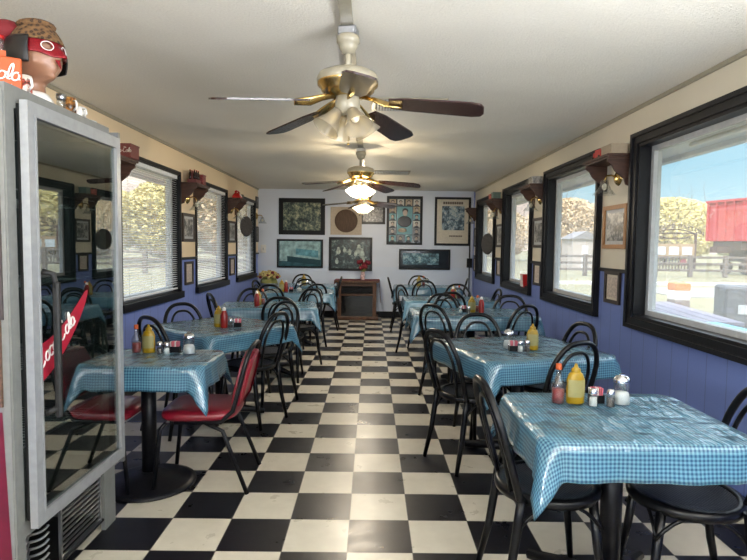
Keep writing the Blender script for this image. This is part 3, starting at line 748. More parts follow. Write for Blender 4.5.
# ------------------------------------------------------------ condiments
def hot_sauce(loc, label):
    o = empty('sauce_bottle', loc, 0, label, 'bottle', 'hot sauce bottles')
    MB().lathe([(.001, 0), (.026, 0), (.028, .005), (.028, .078), (.026, .09), (.013, .112), (.011, .15)], 18).build('glass_body', m_glassy, o)
    MB().lathe([(.001, .002), (.025, .002), (.025, .062), (.001, .062)], 18).build('red_sauce', m_ket, o)
    MB().lathe([(.012, .145), (.013, .147), (.012, .17), (.001, .171)], 14).build('cap', m_orng, o); return o
def mustard(loc, label, m=None):
    o = empty('mustard_bottle', loc, 0, label, 'bottle', 'yellow mustard bottles')
    b = MB()
    rings = [[(rx * cos(a), ry * sin(a), z) for a in [2 * pi * k / 20 for k in range(20)]] for rx, ry, z in ((.036, .022, 0), (.039, .025, .006), (.040, .025, .06), (.037, .023, .085), (.040, .025, .10), (.030, .02, .128), (.018, .016, .138))]
    b.loft(rings).build('body', m or m_yel, o)
    MB().lathe([(.019, .136), (.020, .150), (.010, .156), (.005, .172), (.001, .173)], 14).build('nozzle_cap', m_yel, o)
    b = MB(); rr = [[(.0405 * cos(a), .0258 * sin(a), z) for a in [pi * (1.15 + .7 * k / 10) for k in range(11)]] for z in (.03, .105)]
    b.loft(rr, False, closed=False).build('label_patch', M('mustard_label', (.28, .25, .10), .5), o); return o
def shaker(loc, label, fill, grp):
    o = empty('shaker', loc, 0, label, 'shaker', grp)
    MB().lathe([(.001, 0), (.018, 0), (.019, .004), (.016, .05), (.015, .056)], 14).build('glass_body', m_glassy, o)
    MB().lathe([(.001, .002), (.0165, .002), (.0145, .038), (.001, .039)], 12).build('filling', fill, o)
    MB().lathe([(.0165, .054), (.0165, .064), (.012, .074), (.001, .076)], 14).build('lid', m_chrome, o); return o
def sugar_jar(loc, label):
    o = empty('sugar_jar', loc, 0, label, 'jar', 'glass sugar pourers')
    MB().lathe([(.001, 0), (.036, 0), (.038, .006), (.036, .03), (.031, .06), (.032, .098)], 18).build('glass_body', m_glassy, o)
    MB().lathe([(.001, .003), (.034, .003), (.033, .035), (.028, .052), (.001, .056)], 16).build('sugar', m_salt, o)
    MB().lathe([(.034, .095), (.035, .108), (.024, .122), (.008, .126), (.001, .126)], 18).build('lid', m_chrome, o)
    MB().box(-.008, .012, -.01, .01, .125, .132).build('pour_flap', m_chrome, o); return o
def caddy(loc, label):
    o = empty('packet_caddy', loc, 0, label, 'caddy', 'sweetener packet caddies')
    MB().box(-.028, .028, -.02, .02, 0, .003).box(-.028, .028, -.021, -.019, 0, .035).box(-.028, .028, .019, .021, 0, .035).box(-.029, -.027, -.02, .02, 0, .035).box(.027, .029, -.02, .02, 0, .035).build('tray', m_black, o)
    for k in range(6):
        MB().box(-.024 + k * .008, -.020 + k * .008, -.017, .017, .004, .066, T(0, 0, 0, 0, 0, .03 * (k - 3))).build('packet', m_pinkp if k % 3 else m_white, o)
    return o
def ketchup(loc, label):
    o = empty('ketchup_bottle', loc, 0, label, 'bottle', 'red ketchup bottles')
    MB().lathe([(.001, 0), (.026, 0), (.028, .006), (.028, .10), (.018, .13), (.014, .14)], 16, cap=False).build('body', m_ket, o)
    MB().lathe([(.015, .138), (.015, .155), (.006, .165), (.001, .166)], 12).build('cap', m_white, o); return o
def menu(loc, label):
    o = empty('menu_holder', loc, R_(20), label, 'menu', 'folded cards standing among condiments')
    MB().box(-.03, .03, -.012, .012, 0, .012).build('stand', m_vinyl, o)
    MB().box(-.028, .028, -.002, .002, .01, .15, T(0, 0, 0, 0, R_(-8))).build('card', m_paper, o)
    return o
def setc(tn, items):
    desc = {'R1': 'nearest right-hand table', 'R2': 'second right-hand table', 'R3': 'third right-hand table', 'R4': 'fourth right-hand table', 'R5': 'farthest right-hand table',
            'L1': 'nearest left-hand table', 'L2': 'second left-hand table', 'L3': 'third left-hand table', 'L4': 'fourth left-hand table', 'L5': 'farthest left-hand table'}[tn]
    for k, x, y in items:
        p = (x, y, ZT)
        if k == 'h': hot_sauce(p, 'clear hot sauce bottle half full of red on the ' + desc)
        if k == 'm': mustard(p, 'yellow squeeze mustard bottle standing on the ' + desc)
        if k == 's': shaker(p, 'glass salt shaker with metal lid on the ' + desc, m_salt, 'salt shakers')
        if k == 'p': shaker(p, 'glass pepper shaker with dark pepper on the ' + desc, m_pep, 'pepper shakers')
        if k == 'j': sugar_jar(p, 'ribbed glass sugar pourer on the ' + desc)
        if k == 'c': caddy(p, 'black caddy of pink sweetener packets on the ' + desc)
        if k == 'k': ketchup(p, 'red ketchup bottle standing on the ' + desc)
setc('R1', [('h', .815, 2.355), ('m', .888, 2.35), ('s', .950, 2.31), ('c', .985, 2.365), ('p', 1.02, 2.30), ('j', 1.085, 2.345)])
setc('R2', [('j', .915, 3.62), ('c', .925, 3.54), ('s', .96, 3.50), ('p', 1.01, 3.52), ('m', 1.06, 3.58)])
setc('R3', [('s', .90, 5.5), ('c', .95, 5.62), ('m', 1.03, 5.6), ('h', 1.10, 5.66), ('p', .98, 5.5), ('k', 1.12, 5.56)])
setc('R4', [('m', 1.05, 7.0), ('k', 1.03, 6.9), ('h', 1.13, 7.05)])
setc('R5', [('m', .80, 9.2), ('h', .88, 9.22), ('j', .93, 9.15)])
setc('L1', [('h', -1.425, 3.345), ('m', -1.35, 3.345), ('p', -1.27, 3.31), ('s', -1.225, 3.30), ('c', -1.20, 3.38), ('j', -1.10, 3.33)])
setc('L2', [('m', -1.22, 4.42), ('k', -1.165, 4.38), ('p', -1.12, 4.40), ('c', -1.07, 4.44)])
setc('L3', [('m', -1.24, 6.05), ('h', -1.20, 6.12), ('k', -1.23, 5.95)])
setc('L4', [('m', -1.26, 7.8), ('k', -1.20, 7.8), ('c', -1.13, 7.83), ('j', -1.02, 7.85)])
setc('L5', [('m', -1.12, 9.2), ('s', -1.05, 9.15)])

# ------------------------------------------------------------ ceiling fans
def fan(x, y, rz, label, zc=CH - .02):
    f = empty('ceiling_fan', (x, y, zc), R_(rz), label, 'ceiling fan', 'ceiling fans')
    MB().lathe([(.02, -.03), (.05, -.04), (.056, -.05), (.056, -.075), (.048, -.08), (.045, -.10), (.03, -.122), (.018, -.128)], 24).build('canopy', m_cream, f)
    MB().bbox(-.045, .045, -.04, .04, -.045, .0, .008).build('mounting_bracket', m_steel, f)
    MB().tube([(0, 0, -.09), (0, 0, -.22)], .016, 10).build('downrod', m_cream, f)
    MB().lathe([(.02, -.20), (.10, -.208), (.140, -.225), (.152, -.25), (.148, -.272), (.13, -.285), (.03, -.29)], 32).build('motor_housing', m_cream, f)
    MB().lathe([(.149, -.268), (.148, -.280), (.132, -.292), (.130, -.306), (.108, -.325), (.06, -.335)], 32).build('brass_band', m_brass, f)
    MB().lathe([(.055, -.33), (.062, -.355), (.06, -.40), (.045, -.415), (.02, -.425)], 20).build('light_kit', m_cream, f)
    for k in range(5):
        a = k * 2 * pi / 5; Mb = Matrix.Rotation(a, 4, 'Z')
        poly = [(.21, -.045), (.30, -.062), (.60, -.072), (.645, -.06), (.66, -.03), (.66, .03), (.645, .06), (.60, .072), (.30, .062), (.21, .045)]
        bl = MB().prism(poly, -.004, .004, Mb @ T(0, 0, -.350, 0, R_(-12), R_(6))).build('blade', m_blade, f)
        MB().tube([(.07, 0, -.335), (.13, 0, -.350), (.19, 0, -.374), (.27, 0, -.388)], [.014, .018, .026, .018], 8, M=Mb, flat=.35).build('blade_iron', m_brass, bl)
    for k in range(4):
        a = k * pi / 2 + R_(40); q = Matrix.Rotation(a, 4, 'Z') @ Matrix.Translation((.05, 0, -.405)) @ Matrix.Rotation(R_(-36), 4, 'Y') @ Matrix.Rotation(pi, 4, 'X')
        sh = MB().lathe([(.018, 0), (.028, .01), (.032, .03), (.042, .06), (.058, .09), (.070, .115)], 22, M=q).build('lamp_shade', m_shade, f)
        MB().ball((0, 0, .05), .022, M=q, sc=(1, 1, 1.3)).build('bulb', m_bulb, sh)
        MB().lathe([(.001, -.03), (.012, -.03), (.016, -.005), (.02, .006)], 12, M=q).build('socket', m_brass, sh)
    MB().tube([(.01, -.02, -.42), (.01, -.02, -.56)], .0015, 5).ball((.01, -.02, -.565), .007).build('pull_chain', m_brass, f)
    return f
FN = fan(-.125, 2.76, -11, 'nearest cream and brass ceiling fan with dark blades and bell shades')
dup(FN, (-.125, 6.1, CH - .02), R_(-14), 'middle cream and brass ceiling fan, second along the ceiling')
dup(FN, (-.14, 9.0, CH - .02), R_(-34), 'farthest ceiling fan, in front of the framed posters')
for y, rz, w_ in ((2.76, -11, 0), (6.1, -14, 9.0), (9.0, -34, 6.5)):
    for k in range(4):
        a = k * pi / 2 + R_(40 + rz)
        if w_:
            pt = bpy.data.lights.new('bulb_light', 'POINT'); pt.energy = w_; pt.color = (1, .90, .76); pt.shadow_soft_size = .022
            q = bpy.data.objects.new('bulb_light', pt); C.objects.link(q); q.location = (-.125 + .11 * cos(a), y + .11 * sin(a), CH - .505)
for i, (y, ll) in enumerate(((4.28, 'nearest slatted air vent in the ceiling beside the first fan'), (8.2, 'farther slatted ceiling vent beyond the middle fan'))):
    v = empty('ceiling_vent', (.27, y, CH), 0, ll, 'vent', 'ceiling vents')
    b = MB()
    for k in range(22): b.box(-.24 + k * .0226, -.225 + k * .0226, -.14, .14, -.022, -.004, T(0, 0, 0))
    b.build('louvre', m_vinyl, v); MB().box(-.27, .27, -.17, .17, -.004, 0).build('backing', M('vent_dark', (.05, .05, .05), .7), v)
    b = MB(); b.box(-.28, .28, -.18, -.155, -.012, 0).box(-.28, .28, .155, .18, -.012, 0).box(-.28, -.25, -.155, .155, -.012, 0).box(.25, .28, -.155, .155, -.012, 0).build('frame', m_cream, v)

# ------------------------------------------------------------ wall pieces
def picture(c, w, h, face, label, mframe, mprint, fw_=.03, mat_=None, matw=.0, cat='picture', group=None, depth=.02):
    """c centre on the wall; face: 'b' back wall (towards -y), 'r' right wall (towards -x), 'l' left wall"""
    rz = {'b': 0, 'r': -pi / 2, 'l': pi / 2}[face]
    o = empty('framed_picture', c, rz, label, cat, group)
    b = MB(); x0, x1, z0, z1 = -w / 2, w / 2, -h / 2, h / 2
    b.box(x0, x1, -depth, 0, z1 - fw_, z1).box(x0, x1, -depth, 0, z0, z0 + fw_).box(x0, x0 + fw_, -depth, 0, z0 + fw_, z1 - fw_).box(x1 - fw_, x1, -depth, 0, z0 + fw_, z1 - fw_)
    b.build('frame', mframe, o)
    if mat_: MB().box(x0 + fw_, x1 - fw_, -.006, -.001, z0 + fw_, z1 - fw_).build('mount', mat_, o)
    q = fw_ + matw
    MB().box(x0 + q, x1 - q, -.009, -.0065 if mat_ else -.001, z0 + q, z1 - q).build('print', mprint, o)
    return o
BD = D - .001
TEAL = [(.01, .02, .022), (.03, .07, .08), (.12, .24, .25), (.45, .55, .52)]
picture((-1.366, BD, 1.970), .904, .711, 'b', 'black framed sepia and teal street scene, upper left on the back wall', m_black, print_mat('street_scene_print', [(.01, .015, .015), (.05, .08, .07), (.22, .24, .16), (.5, .48, .32)], 12, 2), .085, group='pictures on the back wall')
p2 = picture((-1.403, BD, 1.245), .907, .56, 'b', 'black framed teal cafe corner picture, lower left on the back wall', m_black, M('teal_dark_print', (.035, .10, .12), .12, noise=8, var=.4), .035, group='pictures on the back wall')
b = MB(); b.box(-.40, .40, -.012, -.009, -.15, .24); b.build('sky_band', M('pale_teal_print', (.30, .45, .46), .15, noise=10, var=.5), p2)
b = MB().prism([(-.25, -.05), (.40, -.12), (.40, -.22), (-.25, -.16)], .012, .015, T(0, 0, 0, 0, pi / 2)); b.build('counter_shape', M('dark_teal_shape', (.02, .06, .075), .2), p2)
b = MB().prism([(-.08, .10), (.36, .06), (.36, -.08), (-.08, -.02)], .012, .015, T(0, 0, 0, 0, pi / 2)); b.build('window_shape', M('lit_teal_shape', (.12, .30, .36), .2, noise=12, var=.5), p2)
p3 = picture((-.408, BD, 1.247), .853, .658, 'b', 'black framed dark picture of pale seated figures, above the fireplace', m_black, print_mat('cafe_figures_print', [(.008, .012, .014), (.015, .03, .035), (.05, .09, .09), (.3, .36, .32)], 11, 5), .05, group='pictures on the back wall')
rnd = random.Random(5); m_figp = M('pale_figure_print', (.36, .42, .38), .4, noise=14, var=.6)
for x, z, s in ((-.24, .05, .06), (-.12, .07, .045), (-.02, .03, .05), (.10, .0, .05), (.16, .08, .075), (.22, .0, .08), (-.27, -.15, .05), (.25, -.12, .05)):
    MB().ball((x, -.0105, z), s, 12, 8, sc=(.7, .05, 1)).ball((x, -.0105, z + s * 1.05), s * .42, 10, 6, sc=(1, .08, 1)).build('figure_shape', m_figp, p3)
picture((.025, BD, 2.03), .475, .385, 'b', 'small black framed grid picture half hidden behind the farthest fan', m_black, print_mat('grey_grid_print', [(.02, .02, .02), (.1, .1, .1), (.3, .3, .3)], 30, 4), .045, group='pictures on the back wall')
# portrait collage
p5 = picture((.644, BD, 1.916), .702, .948, 'b', 'black framed poster of small portraits around one large portrait', m_black, M('dark_poster', (.03, .04, .045), .15), .045, group='pictures on the back wall')
m_hair = M('print_dark', (.02, .02, .025), .3); m_face = M('print_face', (.42, .33, .27), .3)
cellc = [M('print_cell_%s' % n_, c_, .3) for n_, c_ in (('tan', (.36, .28, .18)), ('teal', (.12, .30, .33)), ('pale', (.5, .48, .42)), ('grey', (.2, .2, .2)))]
cells = [(x, z) for x in (-.235, -.08, .08, .235) for z in (.35, -.35)] + [(x, z) for x in (-.235, .235) for z in (.21, .07, -.07, -.21)]
for i, (x, z) in enumerate(cells):
    cobj = MB().box(x - .065, x + .065, -.012, -.009, z - .062, z + .062).build('portrait_photo', cellc[i % 4], p5)
    MB().ball((x, -.013, z), .032, 12, 8, sc=(.85, .05, 1.1)).build('face', m_face, cobj)
    MB().ball((x, -.0125, z + .018), .036, 12, 8, sc=(.95, .04, .8)).ball((x, -.0125, z - .055), .045, 12, 8, sc=(1, .04, .5)).build('hair_and_coat', m_hair, cobj)
b = MB().box(-.15, .15, -.012, -.009, -.27, .27); cobj = b.build('large_portrait', cellc[1], p5)
MB().ball((.01, -.014, .15), .055, 16, 10, sc=(.85, .05, 1.15)).build('face', m_face, cobj)
MB().ball((.01, -.013, .19), .062, 16, 10, sc=(.95, .04, .8)).ball((0, -.013, -.02), .13, 16, 10, sc=(1.05, .03, .85)).build('hair_and_coat', m_hair, cobj)
MB().ball((-.04, -.0145, -.19), .07, 16, 10, sc=(1.2, .03, .6)).build('guitar', cellc[0], cobj)
p6 = picture((1.587, BD, 1.908), .708, .948, 'b', 'black framed cream poster with a blue-grey group photograph, right on the back wall', m_black, m_paper, .045, group='pictures on the back wall')
MB().box(-.21, .23, -.012, -.009, -.17, .30).build('group_photo', print_mat('blue_group_print', [(.01, .02, .03), (.05, .10, .14), (.3, .38, .42), (.55, .52, .45)], 11, 8), p6)
b = MB()
for k in range(9): b.box(-.19 + k * .044, -.19 + k * .044 + .034, -.012, -.009, .335, .385)
b.box(-.19, .20, -.0105, -.009, .355, .362); b.build('headline_band', M('brown_print_ink', (.10, .07, .05), .5), p6)
b = MB().box(-.06, .19, -.0105, -.009, -.288, -.282)
for k in range(8): b.box(-.06 + k * .032, -.06 + k * .032 + .024, -.012, -.009, -.30, -.27)
b.build('caption_band', bpy.data.materials['brown_print_ink'], p6)
p7 = picture((1.05, BD, 1.157), 1.01, .402, 'b', 'wide black framed panorama with blue-white figures, low on the back wall', m_black, M('navy_print', (.012, .018, .025), .12), .035, group='pictures on the back wall')
MB().box(-.43, .28, -.012, -.009, -.10, .12).build('panorama', print_mat('panorama_print', [(.01, .03, .04), (.04, .12, .16), (.2, .36, .42), (.5, .58, .58)], 13, 9), p7)
# square speaker panel
sp = empty('wall_speaker', (-.50, BD, 1.893), 0, 'square beige panel with a large round brown grille on the back wall', 'speaker')
MB().box(-.305, .305, -.03, 0, -.27, .27).build('panel', M('beige_board', (.46, .38, .30), .6), sp)
MB().lathe([(.001, .045), (.20, .045), (.22, .04), (.225, .03)], 36, M=T(.0, 0, 0, 0, pi / 2)).build('grille', wood('brown_weave', (.05, .03, .02), (.14, .08, .05), 'Z', .7, 10), sp)
for k in range(3): MB().lathe([(.012, .03), (.010, .045), (.001, .046)], 10, M=T(.19 + k * .035, 0, .215 - k * .05, 0, pi / 2)).build('knob', m_black, sp)

# shelves with brackets
def shelf(side, y, label, w=.52, z=2.16, dp=.2):
    xw = R if side == 'r' else L; rz = -pi / 2 if side == 'r' else pi / 2
    o = empty('wall_shelf', (xw, y, z), rz, label, 'shelf', 'small shelves between the windows')
    MB().bbox(-w / 2, w / 2, -dp, 0, -.022, 0, .005).box(-w / 2 + .02, w / 2 - .02, -dp + .015, 0, -.035, -.022).build('board', m_brown, o)
    prof = [(0, -.03), (-dp + .02, -.03), (-dp + .015, -.06), (-dp + .05, -.085), (-dp + .075, -.13), (-.09, -.16), (-.05, -.19), (-.035, -.235), (0, -.25)]
    for sx in (-w / 2 + .04, w / 2 - .04):
        b = MB(); n = len(prof)
        v = [(sx - .01, p[0], p[1]) for p in prof] + [(sx + .01, p[0], p[1]) for p in prof]
        b.add(v, [tuple(reversed(range(n))), tuple(range(n, 2 * n))] + [(i, (i + 1) % n, n + (i + 1) % n, n + i) for i in range(n)]); b.build('bracket', m_brown, o)
    return o
def sconce(side, y, label, z=2.0):
    xw = R if side == 'r' else L; rz = -pi / 2 if side == 'r' else pi / 2
    o = empty('wall_sconce', (xw, y, z), rz, label, 'wall lamp', 'brass wall lamps between the windows')
    MB().lathe([(.001, .03), (.03, .03), (.055, .016), (.066, 0)], 20, M=T(0, 0, 0, 0, pi / 2)).build('backplate', m_brass, o)
    MB().tube([(0, -.01, 0), (0, -.06, .02), (0, -.10, .015), (0, -.115, -.02), (0, -.115, -.04)], .008, 8).build('arm', m_brass, o)
    MB().lathe([(.028, -.02), (.036, -.06), (.055, -.10), (.085, -.135), (.095, -.14)], 20, M=T(0, -.115, 0)).build('glass_shade', m_glassy2, o)
    MB().ball((0, -.115, -.075), .02, sc=(1, 1, 1.4)).build('bulb', m_bulb, o); return o
m_glassy2 = m_glassy
P_R = [4.585, 6.68, 8.71]; P_L = [6.745, 8.84]
nm = ['nearest', 'second', 'third']
for i, y in enumerate(P_R):
    shelf('r', y, 'brown wooden bracket shelf on the right wall, %s from the camera' % nm[i])
    sconce('r', y - .02, 'brass wall lamp with glass shade, %s on the right wall' % nm[i], 2.0)
    picture((R - .001, y + .0, 1.60), .44, .36, 'r', ('oak framed old photograph on the right wall, below the nearest shelf', 'dark framed old photograph under the second right wall shelf', 'dark framed old photograph under the third right wall shelf')[i],
            m_oak if i == 0 else m_dkwood, m_print_bw, .035, m_vinyl, .03, group='old photographs between the windows')
    picture((R - .001, y, 1.10), .29, .27, 'r', 'small dark framed paper notice below the rail, %s on the right wall' % nm[i], m_dkwood, m_print_cert, .03, m_paper, .02, group='small framed notices below the rail')
shelf('r', 10.72, 'short brown shelf in the far right corner', .30)
sconce('r', 10.72, 'brass wall lamp in the far right corner', 2.0)
picture((R - .001, 10.70, 1.60), .28, .36, 'r', 'dark framed photograph in the far right corner', m_dkwood, m_print_bw, .03, m_vinyl, .03, group='old photographs between the windows')
picture((R - .001, 10.70, 1.08), .24, .27, 'r', 'small framed notice below the rail in the far right corner', m_dkwood, m_print_cert, .03, group='small framed notices below the rail')
for i, y in enumerate(P_L):
    shelf('l', y, 'brown wooden bracket shelf on the left wall, %s' % ('between the first two windows' if i == 0 else 'between the last two windows'), z=2.13)
    sconce('l', y - .02, 'brass wall lamp under the left wall shelf %s' % ('between the first two windows' if i == 0 else 'between the last two windows'), 1.96)
    picture((L + .001, y, 1.61), .44, .34, 'l', 'dark framed old photograph on the left wall %s' % ('between the first two windows' if i == 0 else 'between the last two windows'), m_dkwood, m_print_bw, .035, m_vinyl, .03, group='old photographs between the windows')
    picture((L + .001, y, 1.06), .30, .28, 'l', 'small dark framed notice below the left rail %s' % ('between the first two windows' if i == 0 else 'between the last two windows'), m_dkwood, m_print_cert, .03, m_paper, .02, group='small framed notices below the rail')
shelf('l', 4.62, 'brown shelf on the left wall beside the cooler', .5, 2.13)
sconce('l', 10.76, 'brass wall lamp in the far left corner', 1.96)
picture((L + .001, 10.76, 1.61), .22, .30, 'l', 'narrow dark framed photograph in the far left corner', m_dkwood, m_print_bw, .03, group='old photographs between the windows')
picture((L + .001, 10.76, 2.22), .20, .22, 'l', 'tiny dark plaque above the far left wall lamp', m_dkwood, m_print_bw, .03, group='old photographs between the windows')
th = empty('thermostat', (-2.12, BD, 1.33), 0, 'small white switch box on the back wall by the far left corner', 'switch')
MB().bbox(-.05, .05, -.025, 0, -.08, .08, .006).build('cover', m_white, th); MB().box(-.012, .012, -.032, -.025, -.02, .02).build('toggle', m_vinyl, th)
jb = empty('junction_box', (1.93, BD, 1.10), 0, 'dark electrical box with cable in the far right corner', 'electrical box')
MB().bbox(-.05, .05, -.06, 0, -.09, .09, .006).build('box', m_black, jb); MB().tube([(0, -.03, .08), (0, -.02, .5)], .012, 6).tube([(0, -.03, -.08), (0, -.02, -.98)], .010, 6).build('cable', m_black, jb)

# script lettering made of strokes
def strokes(txt, h, r, Mx, b=None):
    b = b or MB(); x = 0
    def el(cx, cz, rx, rz_, a0, a1, n=14): return [(cx + rx * cos(a0 + (a1 - a0) * i / n), 0, cz + rz_ * sin(a0 + (a1 - a0) * i / n)) for i in range(n + 1)]
    sk = Matrix(((1, 0, .28, 0), (0, 1, 0, 0), (0, 0, 1, 0), (0, 0, 0, 1)))
    for ch in txt:
        if ch == 'C':
            P = el(.34, .52, .34, .52, R_(55), R_(320)); P = [(-.1, 0, 1.12), (.2, 0, 1.18), (.5, 0, 1.05)] + P[0:]; w = .72
        elif ch == 'o': P = el(.2, .26, .2, .26, R_(80), R_(460)) + [(.48, 0, .42)]; w = .46
        elif ch == 'c': P = el(.2, .26, .2, .26, R_(50), R_(320)); w = .42
        elif ch == 'a': P = el(.2, .26, .2, .26, R_(60), R_(400)) + [(.40, 0, .05), (.5, 0, .1)]; w = .50
        elif ch == 'l': P = [(0, 0, .1)] + el(.14, .62, .10, .42, R_(-60), R_(200)) + [(.10, 0, .05), (.26, 0, .06)]; w = .30
        elif ch == '-': P = [(.04, 0, .3), (.26, 0, .3)]; w = .3
        else: P = None; w = .4
        if P: b.tube([tuple(Vector((x + p[0] - .1, 0, p[2])) * h) for p in P], r, 6, M=Mx @ sk, flat=1)
        x += w
    return b, x * h

# things on the shelves
def cola_tin(x, y, z, s, label, m, name='toy_truck'):
    return None
def toytruck(x, y, z, rz, label, m, s=1.0, grp='toy vehicles on the wall shelves'):
    o = empty('toy_truck', (x, y, z), rz, label, 'toy', grp)
    MB().bbox(-.09 * s, .03 * s, -.03 * s, .03 * s, .018 * s, .085 * s, .004).build('cargo_box', m, o)
    MB().bbox(.035 * s, .075 * s, -.028 * s, .028 * s, .018 * s, .07 * s, .006).bbox(.07 * s, .10 * s, -.025 * s, .025 * s, .018 * s, .045 * s, .005).build('cab', m, o)
    for a in (-.06, .07):
        for q in (-.03, .03): MB().lathe([(.001, -.005), (.018 * s, -.005), (.018 * s, .005), (.001, .005)], 12, M=T(a * s, q * s, .018 * s, 0, pi / 2)).build('wheel', m_black, o)
    return o
def smallbox(x, y, z, w, d, h, label, m, name='small_box', rz=0, grp=None):
    o = empty(name, (x, y, z), rz, label, 'box', grp)
    MB().bbox(-w / 2, w / 2, -d / 2, d / 2, 0, h, .005).build('body', m, o)
    MB().box(-w / 2 - .002, w / 2 + .002, -d / 2 - .002, d / 2 + .002, h - .012, h + .002).build('lid', m, o); return o
def minibottle(x, y, z, label, m, grp):
    o = empty('miniature_bottle', (x, y, z), 0, label, 'bottle', grp)
    MB().lathe([(.001, 0), (.016, 0), (.017, .03), (.014, .045), (.017, .06), (.008, .09), (.008, .105)], 12).build('glass_body', m, o)
    MB().lathe([(.009, .103), (.009, .112), (.001, .113)], 10).build('cap', m_redp, o); return o
ZS = 2.161
smallbox(R - .10, 4.44, ZS, .13, .20, .075, 'plain tan box on the nearest right wall shelf', M('tan_carton', (.35, .28, .2), .7))
toytruck(R - .11, 4.70, ZS, R_(90), 'red toy truck on the nearest right wall shelf', m_redp, 1.0)
smallbox(R - .10, 6.56, ZS, .12, .16, .085, 'grey printed box on the second right wall shelf', M('grey_carton', (.28, .27, .26), .6, noise=40, var=.6))
toytruck(R - .11, 6.80, ZS, R_(90), 'dark toy truck on the second right wall shelf', M('dark_green_paint', (.05, .05, .04), .5), .9)
smallbox(R - .10, 8.62, ZS, .12, .13, .10, 'greenish tin on the third right wall shelf', M('green_tin', (.12, .18, .16), .5), 'tin_box')
smallbox(R - .10, 8.82, ZS, .12, .13, .09, 'red and white tin on the third right wall shelf', M('redwhite_tin', (.4, .1, .08), .5, noise=30, var=.8), 'tin_box')
ZL = 2.131
bx_ = smallbox(L + .13, 4.76, ZL, .17, .17, .115, 'red-brown cola box on the left shelf beside the cooler', M('faded_red_wood', (.16, .035, .028), .6), 'cola_crate')
q, wd = strokes('Coca-Cola', .036, .0022, T(-.065, -.0875, .045)); q.build('script_lettering', m_paper, bx_)
rk = empty('bottle_carrier', (L + .11, 6.66, ZL), R_(90), 'grey-red miniature bottle carrier on the left shelf between the first two windows', 'carrier')
MB().box(-.10, .10, -.05, .05, 0, .045).box(-.10, .10, -.003, .003, .045, .14).build('tray', M('maroon_card', (.16, .04, .04), .6), rk)
for k in range(6):
    minibottle(L + .11 + (-.026 if k % 2 else .026), 6.66 - .07 + .07 * (k // 2), ZL + .046, 'dark miniature cola bottle, %s one of the carrier on the left shelf' % ('front left', 'rear left', 'front middle', 'rear middle', 'front right', 'rear right')[k], m_cola, 'miniature bottles in the carrier')
smallbox(L + .11, 6.90, ZL, .10, .12, .13, 'dark red tin beside the miniature bottle carrier', M('deep_red_tin', (.20, .03, .03), .5, noise=50, var=.8), 'tin_box')
ph = empty('toy_telephone', (L + .11, 8.78, ZL), R_(90), 'bright red toy telephone on the left shelf between the last two windows', 'toy')
rings = [[(w * .09 * sx_, d * .06 * sy_, z) for sx_, sy_ in ((-1, -1), (1, -1), (1, 1), (-1, 1))] for w, d, z in ((1, 1, 0), (.95, .95, .04), (.5, .5, .085))]
MB().loft(rings, smooth=False).build('body', m_redp, ph)
MB().tube([(-.10, 0, .095), (-.08, 0, .115), (.08, 0, .115), (.10, 0, .095)], [.02, .012, .012, .02], 10).build('handset', m_redp, ph)
MB().lathe([(.001, .012), (.028, .01), (.03, 0)], 16, M=T(0, -.05, .05, 0, pi / 3)).build('dial', m_white, ph)
smallbox(L + .11, 8.98, ZL, .09, .09, .08, 'small dark tin next to the red toy telephone', M('dark_tin', (.06, .07, .05), .5), 'tin_box')
# round discs in the end windows
for xx, yy, rz, ll in ((R - .09, 9.22, R_(-68), 'round dark disc hanging in the farthest right window'), (L + .09, 9.5, R_(68), 'round dark disc hanging in the farthest left window')):
    o = empty('hanging_disc', (xx, yy, 1.47 if xx > 0 else 1.72), rz, ll, 'disc', 'round discs in the end windows')
    MB().lathe([(.001, .012), (.145, .012), (.172, .006), (.175, -.006), (.145, -.012), (.001, -.012)], 32, M=T(0, 0, 0, 0, pi / 2)).build('disc', M('dark_disc', (.05, .045, .045), .7, noise=60, var=.6), o)
    MB().tube([(0, 0, .19), (0, .0, .46 if xx < 0 else .70)], .002, 4).build('cord', m_black, o)
# fries carton on the sill
fc = empty('striped_carton', (R - .005, 6.93 + .28, RZ0 + .087), 0, 'red and white striped carton on the sill of the third right window', 'carton')
rings = [[(sx_ * w, sy_ * w * 1.2, z) for sx_, sy_ in ((-1, -1), (1, -1), (1, 1), (-1, 1))] for w, z in ((.035, 0), (.05, .17))]
MB().loft(rings, smooth=False).build('sleeve', m_redp, fc)
for k in range(3): MB().box(-.052, -.036, -.045 + k * .035, -.03 + k * .035, .01, .165).build('stripe', m_white, fc)

# ------------------------------------------------------------ fireplace, flowers
fp = empty('electric_fireplace', (-.265, 10.66, 0), 0, 'brown wooden fireplace heater with dark glass front against the back wall', 'fireplace')
m_fpw = wood('fireplace_oak', (.055, .022, .010), (.13, .055, .025), 'Z')
MB().box(-.37, -.30, -.17, .22, .06, .71).box(.30, .37, -.17, .22, .06, .71).box(-.30, .30, -.15, .22, .645, .71).box(-.30, .30, .15, .22, .06, .645).build('surround', m_fpw, fp)
MB().bbox(-.42, .42, -.21, .23, .71, .75, .01).build('mantel', m_fpw, fp)
MB().bbox(-.41, .41, -.20, .23, 0, .065, .012).build('plinth', m_fpw, fp)
MB().box(-.30, .30, -.15, -.13, .07, .46).build('glass_front', M('dark_glass_front', (.008, .008, .01), .08), fp)
MB().box(-.30, .30, -.155, .1, .46, .49).build('middle_rail', m_fpw, fp)
b = MB()
for k in range(5): b.box(-.30, .30, -.13, .0, .50 + k * .03, .518 + k * .03)
b.build('louvre', m_black, fp)
rn = MB(); cl = [(-.455, .16), (-.445, .45), (-.435, .75), (-.425, .762), (0, .762), (.425, .762), (.435, .75), (.445, .5), (.46, .33)]
v = []; 
for x, z in cl: v += [(x, -.19, z), (x, .20, z), (x, .20, z - .006 if abs(x) < .43 else z), (x, -.19, z - .006 if abs(x) < .43 else z)]
v = []
